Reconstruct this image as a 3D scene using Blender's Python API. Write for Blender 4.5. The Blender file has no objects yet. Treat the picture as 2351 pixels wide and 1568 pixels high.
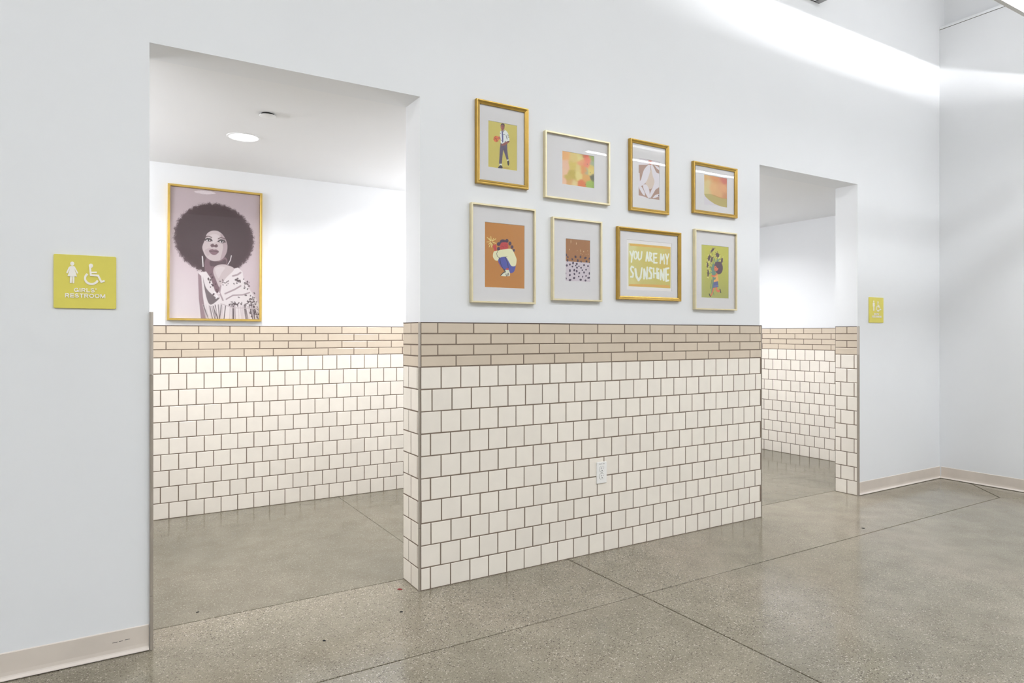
import bpy, bmesh, math, random
import numpy as np
from mathutils import Vector, Matrix

random.seed(7)
rng = np.random.default_rng(11)
sc = bpy.context.scene
COL = sc.collection

# ---------------------------------------------------------------- camera
FPX, YAW = 1529.38, 0.5480
CAM = Vector((-1.3232, -2.7956, 1.1682))
cam_data = bpy.data.cameras.new('camera')
cam_data.sensor_width = 36.0
cam_data.lens = FPX / 2351 * 36.0
cam_data.shift_y = -(784 - 766.12) / 2351
cam_data.clip_start = 0.02
cam = bpy.data.objects.new('camera', cam_data)
cam.location = CAM
cam.rotation_euler = (math.pi / 2, 0, -YAW)
COL.objects.link(cam)
sc.camera = cam

# ---------------------------------------------------------------- world, exposure, light levels
world = bpy.data.worlds.new('world')
sc.world = world
world.use_nodes = True
world.node_tree.nodes['Background'].inputs[0].default_value = (0.6, 0.65, 0.7, 1)
world.node_tree.nodes['Background'].inputs[1].default_value = 0.05
sc.view_settings.view_transform = 'Standard'
sc.view_settings.look = 'None'
sc.view_settings.exposure = 0.1
sc.view_settings.gamma = 1.0
sc.view_settings.use_curve_mapping = False
sc.cycles.use_denoising = True
sc.cycles.max_bounces = 8
sc.cycles.diffuse_bounces = 5
sc.cycles.glossy_bounces = 3
sc.cycles.transparent_max_bounces = 12
sc.cycles.use_adaptive_sampling = True
sc.cycles.adaptive_threshold = 0.1
sc.cycles.adaptive_min_samples = 20
sc.cycles.sample_clamp_indirect = 6.0

UP_W = 14.0            # soft uplight added on top of the pendant to brighten the upper walls
LENS_W = 24.0         # pendant lens (downlight) radiance
PANEL_W = 13.8        # unseen panels added on the hall ceiling as fill light
SLOT_W = 2300.0       # thin wall-wash line in the top of the pendant near the wall
BAR_W = 50.0           # bar lights on the vestibule walls
DOWN_W = 215.0        # recessed downlights in the vestibules

# ---------------------------------------------------------------- helpers
def lin(c):
    out = []
    for v in c[:3]:
        v = v / 255.0
        out.append(v / 12.92 if v <= 0.04045 else ((v + 0.055) / 1.055) ** 2.4)
    return out

def rgba(c):
    return (*lin(c), 1.0)

def tag(o, label=None, cat=None, group=None, kind=None):
    if label: o['label'] = label
    if cat: o['category'] = cat
    if group: o['group'] = group
    if kind: o['kind'] = kind
    return o

def link(name, me, mat=None, parent=None, loc=None, rot=None):
    o = bpy.data.objects.new(name, me)
    COL.objects.link(o)
    if mat is not None and me is not None and not me.materials:
        me.materials.append(mat)
    if parent is not None: o.parent = parent
    if loc is not None: o.location = loc
    if rot is not None: o.rotation_euler = rot
    return o

def empty(name, loc=(0, 0, 0), rot=(0, 0, 0)):
    o = bpy.data.objects.new(name, None)
    o.empty_display_size = 0.1
    COL.objects.link(o)
    o.location = loc
    o.rotation_euler = rot
    return o

def area_lamp(parent, name, sx, sy, loc, rot, radiance, colour, disk=False, spread=180):
    """the light a fixture gives: a lamp the size of its lens, just in front of it"""
    l = bpy.data.lights.new(name, 'AREA')
    l.shape = 'DISK' if disk else 'RECTANGLE'
    l.size = sx
    if not disk: l.size_y = sy
    l.color = lin(colour)
    area = math.pi * sx * sx / 4 if disk else sx * sy
    l.energy = radiance * area * math.pi
    l.spread = math.radians(spread)
    o = bpy.data.objects.new(name, l); COL.objects.link(o)
    o.parent = parent; o.location = loc; o.rotation_euler = rot
    return o

class MB:
    """collects vertices and faces of ONE mesh"""
    def __init__(self):
        self.v, self.f = [], []
    def add(self, vs, fs):
        b = len(self.v)
        self.v += [tuple(x) for x in vs]
        self.f += [tuple(b + i for i in f) for f in fs]
        return self
    def box(self, a, b):
        (x0, y0, z0), (x1, y1, z1) = a, b
        vs = [(x0, y0, z0), (x1, y0, z0), (x1, y1, z0), (x0, y1, z0), (x0, y0, z1), (x1, y0, z1), (x1, y1, z1), (x0, y1, z1)]
        return self.add(vs, [(3, 2, 1, 0), (4, 5, 6, 7), (0, 1, 5, 4), (1, 2, 6, 5), (2, 3, 7, 6), (3, 0, 4, 7)])
    def prism(self, poly, lo, hi, axis='y'):
        """poly: list of 2-D points, extruded from lo to hi along axis (x,y,z); the 2-D coordinates fill the other axes"""
        n = len(poly)
        def p3(q, t):
            return {'y': (q[0], t, q[1]), 'x': (t, q[0], q[1]), 'z': (q[0], q[1], t)}[axis]
        vs = [p3(q, lo) for q in poly] + [p3(q, hi) for q in poly]
        fs = [tuple(range(n)), tuple(range(2 * n - 1, n - 1, -1))]
        fs += [(i, i + n, (i + 1) % n + n, (i + 1) % n) for i in range(n)]
        return self.add(vs, fs)
    def lathe(self, prof, seg=48, c=(0, 0, 0)):
        """prof: (radius, z) pairs turned about the z axis"""
        n = len(prof)
        vs, fs = [], []
        for k in range(seg):
            a = 2 * math.pi * k / seg
            for r, z in prof:
                vs.append((c[0] + r * math.cos(a), c[1] + r * math.sin(a), c[2] + z))
        for k in range(seg):
            k2 = (k + 1) % seg
            for i in range(n - 1):
                fs.append((k * n + i, k2 * n + i, k2 * n + i + 1, k * n + i + 1))
        return self.add(vs, fs)
    def tube(self, a, b, r, seg=10):
        a, b = Vector(a), Vector(b)
        d = (b - a).normalized()
        u = d.orthogonal().normalized(); w = d.cross(u)
        vs = []
        for p in (a, b):
            for k in range(seg):
                t = 2 * math.pi * k / seg
                vs.append(p + (u * math.cos(t) + w * math.sin(t)) * r)
        fs = [(k, (k + 1) % seg, (k + 1) % seg + seg, k + seg) for k in range(seg)]
        fs += [tuple(range(seg - 1, -1, -1)), tuple(range(seg, 2 * seg))]
        return self.add(vs, fs)
    def mesh(self, name, smooth=False, fix=True):
        me = bpy.data.meshes.new(name)
        me.from_pydata(self.v, [], self.f)
        if fix:
            bm = bmesh.new(); bm.from_mesh(me)
            bmesh.ops.remove_doubles(bm, verts=bm.verts, dist=1e-6)
            bmesh.ops.recalc_face_normals(bm, faces=bm.faces)
            bm.to_mesh(me); bm.free()
        if smooth:
            me.polygons.foreach_set('use_smooth', [True] * len(me.polygons))
            me.set_sharp_from_angle(angle=math.radians(35))
        me.update()
        return me
    def build(self, name, mat, parent=None, smooth=False, loc=None, rot=None):
        return link(name, self.mesh(name, smooth), mat, parent, loc, rot)

# ---------------------------------------------------------------- materials
def new_mat(name):
    m = bpy.data.materials.new(name)
    m.use_nodes = True
    nt = m.node_tree
    return m, nt, nt.nodes['Principled BSDF']

def N(nt, kind, **kw):
    n = nt.nodes.new(kind)
    for k, v in kw.items():
        setattr(n, k, v)
    return n

def plain(name, c, rough=0.5, metal=0.0, spec=0.5):
    m, nt, b = new_mat(name)
    b.inputs['Base Color'].default_value = rgba(c)
    b.inputs['Roughness'].default_value = rough
    b.inputs['Metallic'].default_value = metal
    b.inputs['Specular IOR Level'].default_value = spec
    return m

def varied(name, c, amount=0.06, scale=8.0, rough=0.5, metal=0.0, bump=0.0, bscale=200.0, per_object=0.0, spec=0.5):
    """base colour with soft procedural variation, optional fine bump and per-object tint"""
    m, nt, b = new_mat(name)
    tc = N(nt, 'ShaderNodeTexCoord')
    geo = N(nt, 'ShaderNodeNewGeometry')
    no = N(nt, 'ShaderNodeTexNoise'); no.inputs['Scale'].default_value = scale; no.inputs['Detail'].default_value = 4
    nt.links.new(geo.outputs['Position'], no.inputs['Vector'])
    mr = N(nt, 'ShaderNodeMapRange')
    mr.inputs['From Min'].default_value = 0.3; mr.inputs['From Max'].default_value = 0.7
    mr.inputs['To Min'].default_value = 1 - amount; mr.inputs['To Max'].default_value = 1 + amount
    nt.links.new(no.outputs['Fac'], mr.inputs['Value'])
    val = mr.outputs['Result']
    if per_object:
        oi = N(nt, 'ShaderNodeObjectInfo')
        mo = N(nt, 'ShaderNodeMapRange')
        mo.inputs['To Min'].default_value = 1 - per_object; mo.inputs['To Max'].default_value = 1 + per_object
        nt.links.new(oi.outputs['Random'], mo.inputs['Value'])
        mu = N(nt, 'ShaderNodeMath', operation='MULTIPLY')
        nt.links.new(val, mu.inputs[0]); nt.links.new(mo.outputs['Result'], mu.inputs[1])
        val = mu.outputs[0]
    vm = N(nt, 'ShaderNodeVectorMath', operation='SCALE')
    vm.inputs[0].default_value = lin(c)
    nt.links.new(val, vm.inputs['Scale'])
    nt.links.new(vm.outputs['Vector'], b.inputs['Base Color'])
    b.inputs['Roughness'].default_value = rough
    b.inputs['Metallic'].default_value = metal
    b.inputs['Specular IOR Level'].default_value = spec
    if bump:
        n2 = N(nt, 'ShaderNodeTexNoise'); n2.inputs['Scale'].default_value = bscale; n2.inputs['Detail'].default_value = 3
        nt.links.new(geo.outputs['Position'], n2.inputs['Vector'])
        bp = N(nt, 'ShaderNodeBump'); bp.inputs['Strength'].default_value = bump; bp.inputs['Distance'].default_value = 0.001
        nt.links.new(n2.outputs['Fac'], bp.inputs['Height'])
        nt.links.new(bp.outputs['Normal'], b.inputs['Normal'])
    return m

def emit(name, c, strength):
    m, nt, b = new_mat(name)
    b.inputs['Base Color'].default_value = rgba(c)
    b.inputs['Emission Color'].default_value = rgba(c)
    b.inputs['Emission Strength'].default_value = strength
    m.cycles.emission_sampling = 'NONE'
    return m

def glass_mat(name):
    """thin picture glass: clear, with Fresnel mirror reflection"""
    m = bpy.data.materials.new(name); m.use_nodes = True
    nt = m.node_tree
    nt.nodes.clear()
    out = N(nt, 'ShaderNodeOutputMaterial')
    tr = N(nt, 'ShaderNodeBsdfTransparent'); tr.inputs[0].default_value = (0.97, 0.98, 0.975, 1)
    gl = N(nt, 'ShaderNodeBsdfGlossy'); gl.inputs['Roughness'].default_value = 0.004
    fr = N(nt, 'ShaderNodeFresnel'); fr.inputs['IOR'].default_value = 1.62
    no = N(nt, 'ShaderNodeTexNoise'); no.inputs['Scale'].default_value = 9.0; no.inputs['Detail'].default_value = 1
    geo = N(nt, 'ShaderNodeNewGeometry')
    bp = N(nt, 'ShaderNodeBump'); bp.inputs['Strength'].default_value = 0.012; bp.inputs['Distance'].default_value = 0.01
    mx = N(nt, 'ShaderNodeMixShader')
    nt.links.new(geo.outputs['Position'], no.inputs['Vector'])
    nt.links.new(no.outputs['Fac'], bp.inputs['Height'])
    nt.links.new(bp.outputs['Normal'], gl.inputs['Normal'])
    inv = N(nt, 'ShaderNodeMath', operation='SUBTRACT'); inv.inputs[0].default_value = 1.0
    nt.links.new(geo.outputs['Backfacing'], inv.inputs[1])
    fm = N(nt, 'ShaderNodeMath', operation='MULTIPLY')
    nt.links.new(fr.outputs[0], fm.inputs[0]); nt.links.new(inv.outputs[0], fm.inputs[1])
    nt.links.new(fm.outputs[0], mx.inputs[0]); nt.links.new(tr.outputs[0], mx.inputs[1]); nt.links.new(gl.outputs[0], mx.inputs[2])
    nt.links.new(mx.outputs[0], out.inputs['Surface'])
    return m

def floor_mat(name='polished_concrete', shades=((145, 139, 122), (155, 148, 131), (166, 156, 140))):
    m, nt, b = new_mat(name)
    geo = N(nt, 'ShaderNodeNewGeometry')
    P = geo.outputs['Position']
    def noise(scale, detail=4, rough=0.55):
        n = N(nt, 'ShaderNodeTexNoise'); n.inputs['Scale'].default_value = scale
        n.inputs['Detail'].default_value = detail; n.inputs['Roughness'].default_value = rough
        nt.links.new(P, n.inputs['Vector'])
        return n.outputs['Fac']
    def ramp(fac, stops):
        r = N(nt, 'ShaderNodeValToRGB')
        while len(r.color_ramp.elements) < len(stops): r.color_ramp.elements.new(0.5)
        for e, (p, c) in zip(r.color_ramp.elements, stops):
            e.position = p; e.color = c if len(c) == 4 else rgba(c)
        nt.links.new(fac, r.inputs['Fac'])
        return r.outputs['Color']
    def mix(fac, a, b_, mode='MIX'):
        x = N(nt, 'ShaderNodeMix', data_type='RGBA', blend_type=mode)
        if isinstance(fac, float): x.inputs[0].default_value = fac
        else: nt.links.new(fac, x.inputs[0])
        nt.links.new(a, x.inputs[6])
        if isinstance(b_, tuple): x.inputs[7].default_value = b_
        else: nt.links.new(b_, x.inputs[7])
        return x.outputs[2]
    def mapr(v, a, b_, c, d):
        r = N(nt, 'ShaderNodeMapRange')
        for k, q in zip(('From Min', 'From Max', 'To Min', 'To Max'), (a, b_, c, d)): r.inputs[k].default_value = q
        nt.links.new(v, r.inputs['Value'])
        return r.outputs['Result']
    def mul(a, b_):
        r = N(nt, 'ShaderNodeMath', operation='MULTIPLY'); nt.links.new(a, r.inputs[0]); nt.links.new(b_, r.inputs[1]); return r.outputs[0]
    cloud = ramp(noise(1.1, 4), [(0.3, shades[0]), (0.5, shades[1]), (0.7, shades[2])])
    patch = ramp(noise(7, 4), [(0.32, (232, 231, 228)), (0.68, (255, 255, 255))])
    col = mix(1.0, cloud, patch, 'MULTIPLY')
    fine = ramp(noise(210, 2, 0.7), [(0.32, (214, 211, 205)), (0.68, (255, 255, 255))])
    col = mix(1.0, col, fine, 'MULTIPLY')
    # aggregate: the grinding has opened more of it in the hall near the left opening than further right and inside
    sp = N(nt, 'ShaderNodeSeparateXYZ'); nt.links.new(P, sp.inputs[0])
    ex = mapr(sp.outputs[0], 0.9, 2.6, 1.0, 0.3); ey = mapr(sp.outputs[1], 0.17, 0.20, 1.0, 0.4)
    expo = mul(mul(ex, ey), mapr(noise(1.3, 2), 0.35, 0.6, 0.5, 1.0))
    def specks(scale, thr, c, amount, keep):
        v = N(nt, 'ShaderNodeTexVoronoi'); v.inputs['Scale'].default_value = scale
        nt.links.new(P, v.inputs['Vector'])
        near = mapr(v.outputs['Distance'], thr, thr * 0.7, 0.0, 1.0)
        sep = N(nt, 'ShaderNodeSeparateColor'); nt.links.new(v.outputs['Color'], sep.inputs[0])
        pick = N(nt, 'ShaderNodeMath', operation='LESS_THAN'); nt.links.new(sep.outputs[0], pick.inputs[0]); pick.inputs[1].default_value = keep
        pick2 = N(nt, 'ShaderNodeMath', operation='GREATER_THAN'); nt.links.new(sep.outputs[0], pick2.inputs[0]); pick2.inputs[1].default_value = 1 - keep * 0.7
        f1, f2 = mul(mul(near, pick.outputs[0]), expo), mul(mul(near, pick2.outputs[0]), expo)
        return f1, f2
    for scale, thr, keep in ((125, 0.42, 0.17), (190, 0.45, 0.2)):
        f1, f2 = specks(scale, thr, None, 1, keep)
        col = mix(f1, col, rgba((68, 60, 52)))
        col = mix(f2, col, rgba((194, 185, 170)))
    nt.links.new(col, b.inputs['Base Color'])
    nt.links.new(mapr(noise(2.5, 3), 0.3, 0.7, 0.10, 0.2), b.inputs['Roughness'])
    b.inputs['IOR'].default_value = 1.5
    bp = N(nt, 'ShaderNodeBump'); bp.inputs['Strength'].default_value = 0.02; bp.inputs['Distance'].default_value = 0.001
    nt.links.new(noise(120, 2), bp.inputs['Height']); nt.links.new(bp.outputs['Normal'], b.inputs['Normal'])
    return m

def attr_mat(name):
    m, nt, b = new_mat(name)
    a = N(nt, 'ShaderNodeAttribute', attribute_name='print_colour')
    nt.links.new(a.outputs['Color'], b.inputs['Base Color'])
    b.inputs['Roughness'].default_value = 0.6
    return m

M = {
    'wall': varied('white_wall_paint', (231, 232, 233), 0.012, 1.5, rough=0.62, bump=0.05, bscale=260, spec=0.3),
    'ceiling': varied('white_ceiling_paint', (236, 236, 236), 0.01, 1.2, rough=0.8, spec=0.2),
    'tile': varied('off_white_glazed_tile', (239, 231, 219), 0.02, 14, rough=0.28, bump=0.03, bscale=30, per_object=0.03),
    'border': varied('beige_glazed_tile', (210, 195, 175), 0.025, 14, rough=0.28, bump=0.03, bscale=30, per_object=0.03),
    'grout': varied('brown_grey_grout', (126, 110, 96), 0.08, 60, rough=0.9, bump=0.2, bscale=500),
    'trim': varied('taupe_edge_trim', (160, 150, 138), 0.05, 20, rough=0.4),
    'trim_pale': varied('pale_edge_trim', (188, 178, 167), 0.04, 20, rough=0.4),
    'dark_edge': plain('dark_edge_metal', (96, 80, 70), 0.45),
    'toe_dark': plain('dark_joint_brown', (70, 58, 44), 0.9),
    'floor': floor_mat(),
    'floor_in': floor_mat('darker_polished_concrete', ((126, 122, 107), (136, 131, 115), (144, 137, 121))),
    'joint': varied('brown_joint_filler', (92, 74, 52), 0.15, 40, rough=0.8),
    'base': varied('taupe_vinyl_base', (214, 203, 191), 0.05, 6, rough=0.42),
    'base_lit': varied('vinyl_base_lit', (222, 212, 202), 0.04, 6, rough=0.5),  # paler copy of the base: light on the toe face painted in
    'gold': varied('satin_gold', (190, 156, 82), 0.06, 30, rough=0.32, metal=0.9),
    'gold_thin': varied('bright_gold', (224, 190, 104), 0.05, 30, rough=0.32, metal=0.8),
    'champagne': varied('pale_champagne', (232, 220, 184), 0.03, 30, rough=0.38, metal=0.55),
    'mat_board': varied('white_mat_board', (232, 226, 228), 0.01, 40, rough=0.9),
    'backing': plain('brown_backing_board', (120, 98, 74), 0.9),
    'glass': glass_mat('picture_glass'),
    'print': attr_mat('printed_paper'),
    'sign': varied('yellow_acrylic', (224, 212, 96), 0.03, 10, rough=0.35),
    'raised': plain('cream_raised_acrylic', (246, 241, 232), 0.5),
    'plate': plain('white_nylon_plate', (240, 238, 234), 0.35),
    'slot': plain('black_slot', (16, 15, 15), 0.8),
    'ink': plain('grey_ink', (120, 116, 110), 0.8),
    'steel': plain('screw_steel', (190, 188, 184), 0.3, 0.9),
    'fixture': varied('light_grey_fixture_metal', (224, 224, 224), 0.02, 20, rough=0.45),
    'cable': plain('steel_cable', (150, 150, 150), 0.4, 0.8),
    'white_metal': plain('white_powder_coat', (236, 236, 235), 0.5),
    'grey_metal': varied('dull_grey_sheet_metal', (150, 150, 150), 0.05, 30, rough=0.55, metal=0.3),
    'lens': emit('glowing_lens', (250, 251, 255), 4.0),
    'panel': emit('glowing_panel', (250, 251, 255), 4.0),
    'slotlight': emit('glowing_led_line', (250, 251, 255), 4.0),
    'downlens': emit('glowing_downlight_lens', (250, 251, 255), 4.0),
    'red': plain('dark_red_scrap', (120, 30, 26), 0.7),
    'black': plain('black_scrap', (14, 12, 11), 0.8),
}

# ---------------------------------------------------------------- the setting: measures
D = 0.010             # painted face of the hall wall; tile faces stand at y = 0
WT = 0.18             # back of the hall wall
XL, XP0, XP1, XR0 = -1.184, -0.100, 2.240, 3.312   # openings: XL..XP0 and XP1..XR0
XE = 4.452            # end wall
ZL = 2.247            # underside of the header, vestibule ceiling
YB = 1.934            # painted face of the vestibule back wall
XC = 4.369            # painted face of the right vestibule's side wall
HC = 4.45             # hall ceiling
XW0, YW0 = -7.2, -8.0
PITCH = 0.1016
BRICK = 0.1873
TOP = 10 * PITCH + 4 * PITCH / 2

def wall(name, a, b, label):
    return tag(MB().box(a, b).build(name, M['wall']), label, 'wall', kind='structure')

wall_left = wall('wall_left', (XW0, D, 0), (XL, WT, ZL), 'white painted wall left of the first restroom opening')
wall_center = wall('wall_center', (XP0, D, 0), (XP1, WT, ZL), 'wall between the two restroom openings, tiled below, pictures above')
wall_right = wall('wall_right', (XR0, D, 0), (XE + 0.2, WT, ZL), 'white painted wall right of the second restroom opening')
wall_header = wall('wall_header', (XW0, D, ZL), (XE + 0.2, WT, HC), 'white painted upper wall running over both openings')
wall_end = wall('wall_end', (XE, YW0, 0), (XE + 0.2, D, 3.628), 'white painted end wall meeting the corner at right')
wall_end_upper = wall('wall_end_upper', (XE + 0.076, YW0, 3.628), (XE + 0.2, D, HC), 'set-back white wall above the ledge of the end wall')
cap = MB().box((XE - 0.004, YW0, 3.632), (XE + 0.08, D - 0.001, 3.652)).build('ledge_cap', M['wall'], wall_end)
gap = MB().box((XE - 0.0005, YW0, 3.628), (XE + 0.07, D - 0.001, 3.632)).build('ledge_shadow_strip', M['ink'], wall_end)  # grey strip painting the shadow line beneath the cap
wall_back = wall('wall_back', (XW0, YW0 - 0.15, 0), (XE + 0.2, YW0, HC), 'white painted wall behind the viewer across the hall')
wall_far = wall('wall_far_left', (XW0 - 0.15, YW0 - 0.15, 0), (XW0, WT, HC), 'white painted wall closing the hall far left')
ceil = tag(MB().box((XW0 - 0.15, YW0 - 0.15, HC), (XE + 0.2, WT, HC + 0.15)).build('ceiling', M['ceiling']), 'high white ceiling of the hall', 'ceiling', kind='structure')
XD = 1.30
wall_vb = wall('wall_vestibule_back', (-2.3, YB, 0), (XC + 0.12, YB + 0.12, ZL), 'back wall of the vestibules, white above pale tiles')
wall_vs = wall('wall_vestibule_right', (XC, WT, 0), (XC + 0.12, YB, ZL), 'side wall of the right vestibule, white above pale tiles')
wall_vl = wall('wall_vestibule_left', (-2.42, WT, 0), (-2.3, YB + 0.12, ZL), 'white wall closing the left vestibule')
wall_vd = wall('wall_vestibule_divider', (XD, WT, 0), (XD + 0.12, YB, ZL), 'white wall dividing the two vestibules')
ceil_v = tag(MB().box((-2.42, WT, ZL), (XC + 0.12, YB + 0.12, ZL + 0.12)).build('ceiling_vestibule', M['ceiling']), 'low white ceiling over both vestibules', 'ceiling', kind='structure')

# ---------------------------------------------------------------- floor: concrete slabs with sawn joints
floor = tag(MB().box((XW0 - 0.15, YW0 - 0.15, -0.15), (XE + 0.2, YB + 0.12, -0.006)).build('floor', M['joint']), 'grey polished concrete floor with sawn joints', 'floor', kind='structure')

def inset_poly(poly, d):
    n = len(poly); out = []
    for i in range(n):
        p0, p1, p2 = Vector(poly[i - 1]), Vector(poly[i]), Vector(poly[(i + 1) % n])
        e1, e2 = (p1 - p0).normalized(), (p2 - p1).normalized()
        n1, n2 = Vector((-e1.y, e1.x)), Vector((-e2.y, e2.x))
        b = (n1 + n2).normalized()
        out.append(p1 + b * (d / max(0.3, b.dot(n1))))
    return out

def slab(poly, gap=0.0031, mat='floor'):
    q = inset_poly(poly, gap)
    q2 = inset_poly(poly, gap + 0.0015)
    mb = MB(); n = len(q)
    vs = [(x, y, -0.006) for x, y in q] + [(x, y, -0.0012) for x, y in q] + [(x, y, 0) for x, y in q2]
    fs = [tuple(range(2 * n, 3 * n))]
    for r in range(2):
        fs += [(r * n + i, r * n + (i + 1) % n, (r + 1) * n + (i + 1) % n, (r + 1) * n + i) for i in range(n)]
    return mb.add(vs, fs).build('slab', M[mat], floor)

YJ, XJ, YT = -0.552, 0.722, 0.185
apex, dA, dB = (4.120, YJ), (XE + 0.02, -0.185), (XE + 0.02, -0.93)
slab([(XW0, YJ), (XJ, YJ), (XJ, YT), (XW0, YT)])
slab([(XJ, YJ), apex, dA, (XE + 0.02, YT), (XJ, YT)])
slab([apex, dB, dA], 0.0055)
slab([(XW0, -4.2), (XJ, -4.2), (XJ, YJ), (XW0, YJ)])
slab([(XJ, -4.2), (XE + 0.02, -4.2), dB, apex, (XJ, YJ)])
slab([(XW0, YW0), (XJ, YW0), (XJ, -4.2), (XW0, -4.2)])
slab([(XJ, YW0), (XE + 0.02, YW0), (XE + 0.02, -4.2), (XJ, -4.2)])
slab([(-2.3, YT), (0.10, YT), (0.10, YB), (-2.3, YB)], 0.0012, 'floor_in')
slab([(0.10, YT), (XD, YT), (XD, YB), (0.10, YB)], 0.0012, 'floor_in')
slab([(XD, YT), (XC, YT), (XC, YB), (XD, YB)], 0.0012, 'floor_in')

# ---------------------------------------------------------------- tiles
TT = 0.008
J = 0.0060
_tile_cache = {}
def tile_mesh(w, h, mat):
    key = (round(w, 3), round(h, 3), mat)
    if key in _tile_cache: return _tile_cache[key]
    w, h = key[0] / 2, key[1] / 2
    b = 0.0013
    vs = []
    for y, s in ((TT, 0), (0.0009, 0), (0.0, b)):
        vs += [(-w + s, y, -h + s), (w - s, y, -h + s), (w - s, y, h - s), (-w + s, y, h - s)]
    fs = [(8, 9, 10, 11)]
    for r in (0, 4):
        fs += [(r + i, r + (i + 1) % 4, r + 4 + (i + 1) % 4, r + 4 + i) for i in range(4)]
    me = bpy.data.meshes.new('tile' if mat == 'tile' else 'border_tile')
    me.from_pydata(vs, [], fs); me.update()
    me.materials.append(M[mat])
    _tile_cache[key] = me
    return me

def tiling(parent, origin, ang, u0, u1, rows, parts=(-99, 99)):
    """a tiled face: local u runs along the wall, the tile face lies in the local plane y = 0 looking to -y.
    rows: (z0, z1, pitch, phase, material). Tiles whose centre lies within parts become objects, the rest one part."""
    R = Matrix.Translation(Vector(origin)) @ Matrix.Rotation(ang, 4, 'Z')
    rest = MB(); rest_b = MB()
    for z0, z1, pitch, phase, mat in rows:
        k = math.floor((u0 - phase) / pitch) - 1
        while phase + k * pitch < u1:
            a, b = max(u0, phase + k * pitch), min(u1, phase + (k + 1) * pitch)
            k += 1
            if b - a < 0.012: continue
            w, h = b - a - J, z1 - z0 - J
            c = (a + b) / 2
            if parts[0] <= c <= parts[1]:
                o = link(('tile' if mat == 'tile' else 'border_tile'), tile_mesh(w, h, mat), None, parent)
                jit = Matrix.Translation((c + random.uniform(-.0004, .0004), random.uniform(-.0003, .0003), (z0 + z1) / 2 + random.uniform(-.0004, .0004))) @ \
                    Matrix.Rotation(random.gauss(0, .0016), 4, 'Z') @ Matrix.Rotation(random.gauss(0, .0016), 4, 'X') @ Matrix.Rotation(random.gauss(0, .002), 4, 'Y')
                o.matrix_world = R @ jit
            else:
                (rest if mat == 'tile' else rest_b).box((a + J / 2, 0, z0 + J / 2), (b - J / 2, TT, z1 - J / 2))
    for mb, nm, mat in ((rest, 'tile_field', 'tile'), (rest_b, 'border_tile_field', 'border')):
        if mb.v:
            o = mb.build(nm, M[mat], parent); o.matrix_world = R; o['kind'] = 'stuff'
    g = MB().box((u0, 0.0013, 0), (u1, TT + 0.0018, TOP)).build('grout', M['grout'], parent); g.matrix_world = R
    e = MB().box((u0, -0.0006, TOP - 0.0012), (u1, TT + 0.0015, TOP + 0.0022)).build('cap_strip', M['dark_edge'], parent); e.matrix_world = R

def rows_for(phases, brick_a, brick_b):
    """ten tile rows from the top down with their joint phases, and four border rows above"""
    out = []
    for i, ph in enumerate(phases):
        z1 = 10 * PITCH - i * PITCH
        out.append((z1 - PITCH, z1, PITCH, ph, 'tile'))
    for i in range(4):
        z1 = TOP - i * PITCH / 2
        out.append((z1 - PITCH / 2, z1, BRICK, brick_a if i % 2 == 0 else brick_b, 'border'))
    return out

# hall face between the openings
tiling(wall_center, (0, 0, 0), 0, XP0 - 0.0015, XP1 + 0.0045,
       rows_for([f * PITCH for f in (0, -.45, 0, -.525, 0, -.525, .02, -.5, -.02, -.525)], -0.017, 0.077))
# the pier's side in the left opening (faces -x) and the hidden one in the right opening
SIDE_F = [0.022, 0.079]
def side_rows(a, b, lo, hi):
    """lo/hi: local extent; a: joint phase of the odd rows, b: of the even rows"""
    out = rows_for([a if i % 2 == 0 else b for i in range(10)], (lo + hi) / 2, lo)
    return out
PS0, PS1 = -0.190, -0.0045     # local u runs towards -y for a face looking to -x
tiling(wall_center, (XP0 - D, 0, 0), -math.pi / 2, PS0, PS1 - 0.004, side_rows(-0.124, -0.096, PS0, PS1))
tiling(wall_center, (XP1 + D, 0, 0), math.pi / 2, 0.004, 0.19, side_rows(0.022, 0.096, 0.004, 0.19), parts=(90, 91))
tiling(wall_left, (XL + D, 0, 0), math.pi / 2, 0.004, 0.19, side_rows(0.022, 0.096, 0.004, 0.19), parts=(90, 91))
tiling(wall_right, (XR0 - D, 0, 0), -math.pi / 2, -0.176, 0.006, side_rows(-0.030 - PITCH, -0.085, -0.176, 0.006))
# vestibule back wall and side wall
tiling(wall_vb, (0, YB - D, 0), 0, -2.3, XD, rows_for([-1.0278 + f * PITCH for f in (0, .46, 0, .47, .01, .47, .01, .47, -.01, .46)], -0.997, -0.909), parts=(-1.25, 0.80))
ph = -0.960 - PITCH * 6
tiling(wall_vs, (XC - D, 0, 0), -math.pi / 2, -YB, -WT - 0.005,
       rows_for([ph + f * PITCH for f in (0, .48, -.03, .48, -.03, .45, -.02, .46, -.02, .45)], -0.990, -1.084), parts=(-1.80, 0))

# corner trims: moulded strips on the tile edges, in two lengths
def corner_trim(parent, x0, x1, y0, y1, cuts, top=TOP + 0.0035):
    zs = [0.0] + cuts + [top]
    for a, b in zip(zs[:-1], zs[1:]):
        r = min(x1 - x0, y1 - y0) * 0.3
        poly = [(x0 + r, y0), (x1 - r, y0), (x1, y0 + r), (x1, y1), (x0, y1), (x0, y0 + r)]
        o = MB().prism(poly, a + 0.0008, b - 0.0008, 'z').build('corner_trim', M['trim_pale' if a > 1.0 else 'trim'], parent)
corner_trim(wall_center, XP0 - D - 0.0012, XP0 - 0.0022, -0.0012, 0.0078, [0.2845, 10 * PITCH])
corner_trim(wall_center, XP1 + 0.0052, XP1 + D + 0.0012, -0.0012, 0.0078, [0.2845, 10 * PITCH])
corner_trim(wall_left, XL, XL + D + 0.002, -0.006, 0.0095, [0.2, 10 * PITCH], TOP + 0.03)
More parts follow.
